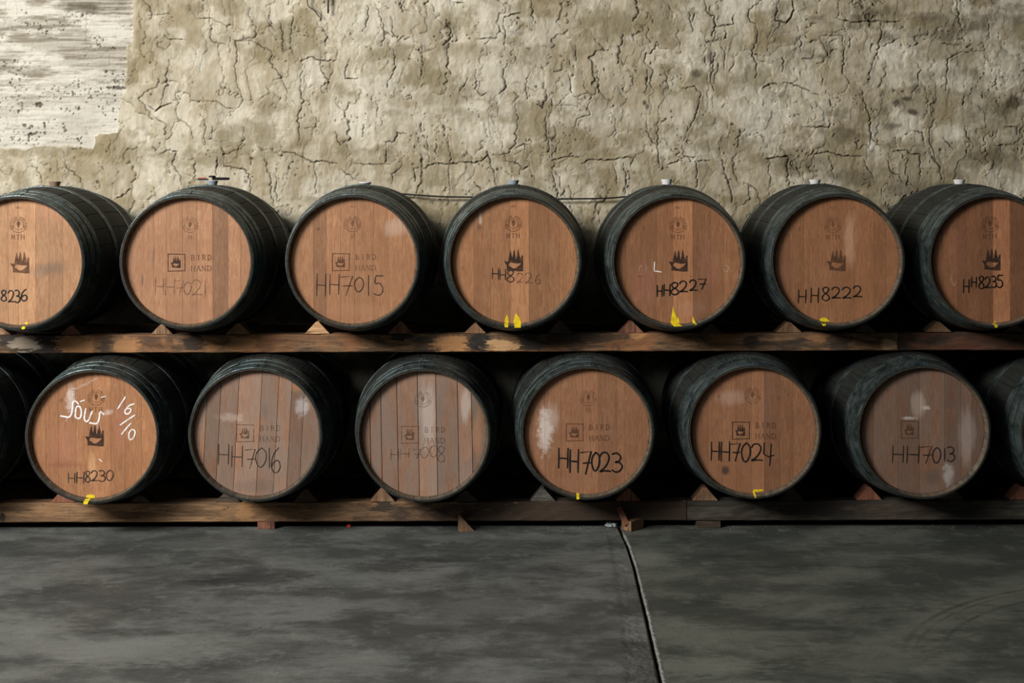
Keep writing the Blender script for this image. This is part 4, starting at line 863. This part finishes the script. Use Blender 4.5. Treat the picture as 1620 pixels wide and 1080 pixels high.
B.append(dict(row='low', c=(1191.7, 680.5), yaw=.2, label='barrel marked HH7024 with a round dark spot below, lower row', edges=[1120, 1143, 1165, 1189, 1209, 1234, 1254, 1272], tones=[.92, 1.0, 1.04, 1.0, 1.10, .86, .92, .97, .96], box=(1172.2, 680), bmat='burn', bw=1.6, tmat='burn_mid', crest=(1190.7, 623), cmat='burn_faint', mth='', code=False, col=(.43, .225, .135), bung=('low', 'bung_white', 'white bung under the beam'),
   spots=[(1147.5, 743, 8, 9, (.05, .03, .025), .9, 'none'), (1160, 628, 30, 14, PALE, .18, 'grain'), (1138, 626, 3, 4, DKB, .6, 'soft'), (1232, 629, 4, 5, DKB, .5, 'soft'), (1248, 624, 3, 4, DKB, .5, 'soft'), (1215, 640, 14, 60, (.28, .15, .10), .3, 'grain')],
   num=('HH7024', [(260, 305, 550, 650), (315, 362, 550, 655), (370, 420, 558, 655), (428, 475, 555, 658), (482, 543, 562, 655), (550, 605, 555, 680)], 6.6, 'ink'), o=o, yel=[Zp(o, [(488, 826), (495, 812), (540, 812), (552, 818), (515, 826)])], yel2=[Zp(o, [(497, 826), (509, 826), (509, 858), (498, 858)])]))
o = (1320, 540)
B.append(dict(row='low', c=(1458.6, 681.5), label='barrel marked HH7013 with greyed weathered head, lower row', edges=[1382, 1420.5, 1455, 1495, 1521, 1538], tones=[.84, .96, .9, 1.02, .90, .98, .84], gap=.0005, grey=.45, box=(1439.2, 679.5), bmat='burn_mid', text=0, col=(.33, .19, .135), bung=('low', 'bung_white', 'white bung under the beam'),
   spots=[(1500, 750, 10, 20, (.50, .47, .45), .6, 'soft'), (1475, 755, 18, 14, (.10, .075, .06), .6, 'soft'), (1452, 640, 14, 24, (.50, .40, .34), .5, 'grain'), (1530, 690, 16, 50, (.38, .32, .29), .5, 'grain'), (1500, 640, 14, 10, (.15, .10, .08), .5, 'soft'), (1440, 661, 14, 3, (.6, .55, .5), .6, 'soft'), (1465, 645, 7, 4, (.6, .55, .5), .5, 'soft')],
   num=('HH7013', [(318, 380, 575, 665), (398, 465, 575, 668), (475, 535, 577, 670), (540, 583, 583, 668), (600, 612, 588, 655), (622, 662, 580, 660)], 6, 'ink_thin'), o=o))
B.append(dict(row='low', c=(-116, 688), label='barrel almost outside the left frame edge, only its shadowed side shows, lower row', edges=[-180, -150, -116, -90, -60]))
B.append(dict(row='low', c=(1716, 682), label='barrel at the right frame edge, only its rim and side show, lower row', edges=[1640, 1670, 1700, 1730, 1760], col=(.40, .21, .12),
   spots=[]))
# the rows go on past the frame; these block the light there as they do in the place
B.append(dict(row='up', c=(-238, 415), label='barrel beyond the left frame edge, upper row', edges=[-300, -270, -238, -205, -180]))
B.append(dict(row='low', c=(-379, 688), label='barrel beyond the left frame edge, lower row', edges=[-440, -410, -379, -345, -320]))
B.append(dict(row='up', c=(1828, 411), label='barrel beyond the right frame edge, upper row', edges=[1770, 1800, 1828, 1860, 1890], col=(.40, .21, .12)))
ROOTS = [build_barrel(b) for b in B]

# ------------------------------------------------------------------ wedges that cradle the barrels
def wedge(px, row, label, mat, hw=.0575, h=.058, flat=.006, lean=0.0, zrot=0.0, y0=None, name='wedge', depth=.083):
    zb = {'up': UB1, 'low': LB1}[row]; y0 = BY0+.003 if y0 is None else y0
    x = (der(px, 525 if row == 'up' else 795)[0]-VX)*y0/F
    pr = [(-hw, 0), (hw, 0), (flat+lean, h), (-flat+lean, h)]
    bm = bmesh.new(); f_, b_ = [], []
    for (a, z) in pr:
        j = random.uniform(-.002, .002)
        f_.append(bm.verts.new((a+j*(z > 0), 0, z))); b_.append(bm.verts.new((a+j, depth, z)))
    bm.faces.new(f_); bm.faces.new(b_[::-1])
    for i in range(4): bm.faces.new((f_[i], b_[i], b_[(i+1) % 4], f_[(i+1) % 4]))
    bmesh.ops.bevel(bm, geom=list(bm.edges), offset=.0014, segments=1, affect='EDGES')
    o = link(name, bm_mesh(name, bm), M[mat], loc=(x, y0, zb+.0002), rot=(0, 0, zrot)); return tag(o, label, 'wedge', 'wooden wedges beside the barrels')
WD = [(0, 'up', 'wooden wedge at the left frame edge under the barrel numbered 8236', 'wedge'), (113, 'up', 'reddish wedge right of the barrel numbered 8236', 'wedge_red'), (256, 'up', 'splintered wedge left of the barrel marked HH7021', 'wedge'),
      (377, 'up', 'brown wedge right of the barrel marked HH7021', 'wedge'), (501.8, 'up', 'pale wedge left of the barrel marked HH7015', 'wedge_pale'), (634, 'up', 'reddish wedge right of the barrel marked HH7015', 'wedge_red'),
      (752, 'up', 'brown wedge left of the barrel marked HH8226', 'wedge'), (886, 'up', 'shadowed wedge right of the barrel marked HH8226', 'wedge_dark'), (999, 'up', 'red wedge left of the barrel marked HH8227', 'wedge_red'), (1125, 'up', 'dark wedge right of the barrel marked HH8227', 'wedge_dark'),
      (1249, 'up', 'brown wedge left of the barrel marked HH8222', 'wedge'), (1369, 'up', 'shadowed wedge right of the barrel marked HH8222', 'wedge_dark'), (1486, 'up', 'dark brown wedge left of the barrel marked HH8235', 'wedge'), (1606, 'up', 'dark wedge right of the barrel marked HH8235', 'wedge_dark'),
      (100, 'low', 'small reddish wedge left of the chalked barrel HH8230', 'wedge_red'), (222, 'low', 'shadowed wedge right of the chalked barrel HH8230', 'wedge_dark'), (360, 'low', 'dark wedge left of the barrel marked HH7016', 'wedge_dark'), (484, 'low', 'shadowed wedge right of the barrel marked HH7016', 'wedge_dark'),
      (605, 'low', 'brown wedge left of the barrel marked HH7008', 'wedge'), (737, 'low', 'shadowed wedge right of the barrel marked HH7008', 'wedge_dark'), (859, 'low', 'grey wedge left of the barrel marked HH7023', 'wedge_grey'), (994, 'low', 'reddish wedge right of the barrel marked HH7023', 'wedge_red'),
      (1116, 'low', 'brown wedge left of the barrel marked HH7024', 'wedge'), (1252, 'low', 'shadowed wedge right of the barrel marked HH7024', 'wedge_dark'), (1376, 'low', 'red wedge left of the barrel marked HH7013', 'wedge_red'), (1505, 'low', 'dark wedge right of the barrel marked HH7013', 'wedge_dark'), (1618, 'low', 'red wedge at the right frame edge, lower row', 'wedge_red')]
centres = {'up': [], 'low': []}
for b, r in zip(B, ROOTS): centres[b['row']].append((r.location.x, r.location.z+RB))
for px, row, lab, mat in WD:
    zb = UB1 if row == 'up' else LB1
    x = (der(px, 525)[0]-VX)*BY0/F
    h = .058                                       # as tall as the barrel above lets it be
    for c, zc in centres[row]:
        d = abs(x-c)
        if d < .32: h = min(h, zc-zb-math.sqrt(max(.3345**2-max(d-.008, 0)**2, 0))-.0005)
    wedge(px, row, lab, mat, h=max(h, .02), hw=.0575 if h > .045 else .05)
wedge(423, 'up', 'small wedge on the rear beam behind the gap beside HH7021', 'wedge', y0=RY0+.002, hw=.04, h=.045)

# ------------------------------------------------------------------ packing blocks and offcuts at the floor
def block(name, u0, u1, y0, depth, h, mat, label, z0=0.0, rot=0.0, cat='block'):
    x0 = (u0-VX)*y0/F; x1 = (u1-VX)*y0/F; bm = bmesh.new(); bmesh.ops.create_cube(bm, size=1)
    bmesh.ops.transform(bm, matrix=Matrix.Translation((0, 0, h/2)) @ Matrix.Diagonal((x1-x0, depth, h, 1)), verts=bm.verts)
    bmesh.ops.bevel(bm, geom=list(bm.edges), offset=.002, segments=1, affect='EDGES')
    for v in bm.verts: v.co += Vector([random.uniform(-.0006, .0006) for _ in range(3)])
    o = link(name, bm_mesh(name, bm), M[mat], loc=((x0+x1)/2, y0+depth/2, z0), rot=(0, 0, rot)); return tag(o, label, cat)
block('packing_block', 406, 433, BY0+.004, .07, LB0-.0008, 'wedge_red', 'reddish block packed under the long brown lower beam')
block('packing_block', 1100, 1139, BY0+.004, .07, LB0-.0008, 'wedge_dark', 'dark block packed under the blackish lower beam at right')
block('packing_block', -120, -90, BY0+.004, .07, LB0-.0008, 'wedge_dark', 'packing block under the beam outside the left frame edge')
# triangular offcut standing on the floor in front of the beam
bm = bmesh.new(); tri = [(0, 0), (.070, 0), (.0015, .078), (0, .078)]
f_ = [bm.verts.new((a, 0, z)) for a, z in tri]; b_ = [bm.verts.new((a, .030, z)) for a, z in tri]
bm.faces.new(f_); bm.faces.new(b_[::-1])
for i in range(4): bm.faces.new((f_[i], b_[i], b_[(i+1) % 4], f_[(i+1) % 4]))
p = on_floor(726, 838.5)
o = link('floor_wedge', bm_mesh('floor_wedge', bm), M['wedge'], loc=(p.x, 5.912, .0002), rot=(0, 0, math.radians(8))); tag(o, 'triangular wooden offcut standing upright on the floor against the beam', 'wedge')
# square block and leaning stick by the joint
o = block('wood_offcut', 0, 30, 5.80, .095, .046, 'wedge', 'square cut wooden block lying on the floor at the joint', rot=0, cat='block')
o.location = on_floor(1001, 841)+Vector((.004, .052, 0)); o.rotation_euler = (0, 0, math.radians(-42)); o.scale = (.66, 1, 1)
bm = bmesh.new(); bmesh.ops.create_cube(bm, size=1)
bmesh.ops.transform(bm, matrix=Matrix.Diagonal((.026, .012, .085, 1)), verts=bm.verts); bmesh.ops.bevel(bm, geom=list(bm.edges), offset=.001, segments=1, affect='EDGES')
o = link('wood_stick', bm_mesh('wood_stick', bm), M['wedge_red'], loc=at(985.5, 816, 5.925)+Vector((0, 0, 0)), rot=(math.radians(-22), math.radians(-26), 0)); tag(o, 'short thin stick leaning on the lower beam behind the block', 'stick')

# crumpled plastic and grit swept under the beam
def crumple(name, c, r, mat, label, cat, seed, flat=.5):
    rr = random.Random(seed); bm = bmesh.new(); bmesh.ops.create_icosphere(bm, subdivisions=3, radius=1)
    for v in bm.verts:
        k = rr.uniform(.45, 1.15); v.co = Vector((v.co.x*r[0]*k, v.co.y*r[1]*k, max(v.co.z*k, -.35)*r[2]+r[2]*.35))
    o = link(name, bm_mesh(name, bm), M[mat], loc=c); return tag(o, label, cat)
crumple('plastic_scrap', on_floor(968, 836)+Vector((0, .05, 0)), (.030, .022, .016), 'clear_plastic', 'crumpled clear plastic scrap on the floor left of the block', 'scrap', 3)
crumple('red_scrap', on_floor(552, 833)+Vector((0, -.0, 0)), (.010, .008, .010), 'red_plastic', 'tiny red scrap on the floor under the lower beam', 'scrap', 5)
bm = bmesh.new(); rg = random.Random(9)
for i in range(260):
    u = rg.uniform(-10, 1640); v = rg.choice((rg.gauss(834, 3), rg.gauss(836, 5), rg.uniform(845, 1080) if i % 6 == 0 else rg.gauss(835, 3))); v = max(v, 829.5)
    if rg.random() < .22: u = rg.gauss(945, 32)
    pt = on_floor(u, v)
    if 980 < u < 1050 and v > 842: continue
    r = rg.uniform(.0006, .0024)*(1 if v < 850 else .7)
    bmesh.ops.create_icosphere(bm, subdivisions=1, radius=r, matrix=Matrix.Translation((pt.x, pt.y, r*.6)) @ Matrix.Rotation(rg.uniform(0, 6), 4, 'Z') @ Matrix.Diagonal((1, rg.uniform(.5, 1.4), .7, 1)))
o = link('grit', bm_mesh('grit', bm), M['grit']); tag(o, 'pale grit and crumbs scattered along the foot of the lower beam', 'grit', kind='stuff')

# ------------------------------------------------------------------ cables on the wall
def tube(name, pts, r, mat, label, cat):
    n = 8; vs = []; fs = []
    P = [Vector(p) for p in pts]
    for i, p in enumerate(P):
        t = (P[min(i+1, len(P)-1)]-P[max(i-1, 0)]).normalized(); s = t.cross(Vector((0, 1, 0))).normalized(); w = s.cross(t)
        for k in range(n): a = 2*math.pi*k/n; vs.append(p+(s*math.cos(a)+w*math.sin(a))*r)
    for i in range(len(P)-1):
        for k in range(n): a, b = i*n+k, i*n+(k+1) % n; fs.append((a, b, b+n, a+n))
    fs += [tuple(reversed(range(n))), tuple(range((len(P)-1)*n, len(P)*n))]
    return tag(link(name, mesh(name, vs, fs, True), mat), label, cat)
yw = 6.795
cp = smooth([(600, 303), (640, 307), (700, 311), (760, 312), (830, 315), (900, 314.5), (960, 313.5), (1010, 309), (1060, 305)], 5)
tube('wall_cable', [at(u, v, yw) for u, v in cp], .0042, M['cable'], 'black cable sagging along the wall behind the upper barrels', 'cable')
cp = smooth([(486, -14), (487, 8), (497, 16), (505, 27)], 5)
tube('wire_end', [at(u, v, 6.80) for u, v in cp], .0025, M['cable'], 'thin dark wire curling down the top of the wall', 'wire')
tube('cable_end', [at(u, v, 6.80) for u, v in [(519, -14), (519.3, 4), (519, 21)]], .0040, M['cable'], 'short straight black cable end hanging at the top of the wall', 'cable')

# ------------------------------------------------------------------ black tool lying on the bung of HH7021
r2 = ROOTS[1].location
tb = Vector((r2.x, r2.y, r2.z+2*RB+.0225))
tool = link('bung_tool', None, loc=tb, rot=(0, 0, math.radians(4))); tag(tool, 'flat black tool with a red tip resting on the bung of HH7021', 'tool')
def boxm(name, sx, sy, sz, bev=.0015):
    bm = bmesh.new(); bmesh.ops.create_cube(bm, size=1); bmesh.ops.transform(bm, matrix=Matrix.Diagonal((sx, sy, sz, 1)), verts=bm.verts)
    bmesh.ops.bevel(bm, geom=list(bm.edges), offset=bev, segments=2, affect='EDGES'); return bm_mesh(name, bm)
link('handle', boxm('handle', .085, .022, .013, .004), M['black_plastic'], tool, (.040, 0, .0068))
o = link('blade', boxm('blade', .060, .014, .004, .001), M['rivet'], tool, (-.048, 0, .006)); o['label'] = 'bright metal blade'
o = link('tip', boxm('tip', .040, .008, .0035, .001), M['red_plastic'], tool, (-.046, 0, .0102)); o['label'] = 'red tip'
link('lower_blade', boxm('lower_blade', .050, .012, .0035, .001), M['black_plastic'], tool, (-.042, 0, .0022))
m = lathe('cap', [(.017, .0), (.017, .005), (.012, .009)], 16); link('cap', m, M['black_plastic'], tool, (0, 0, .013))
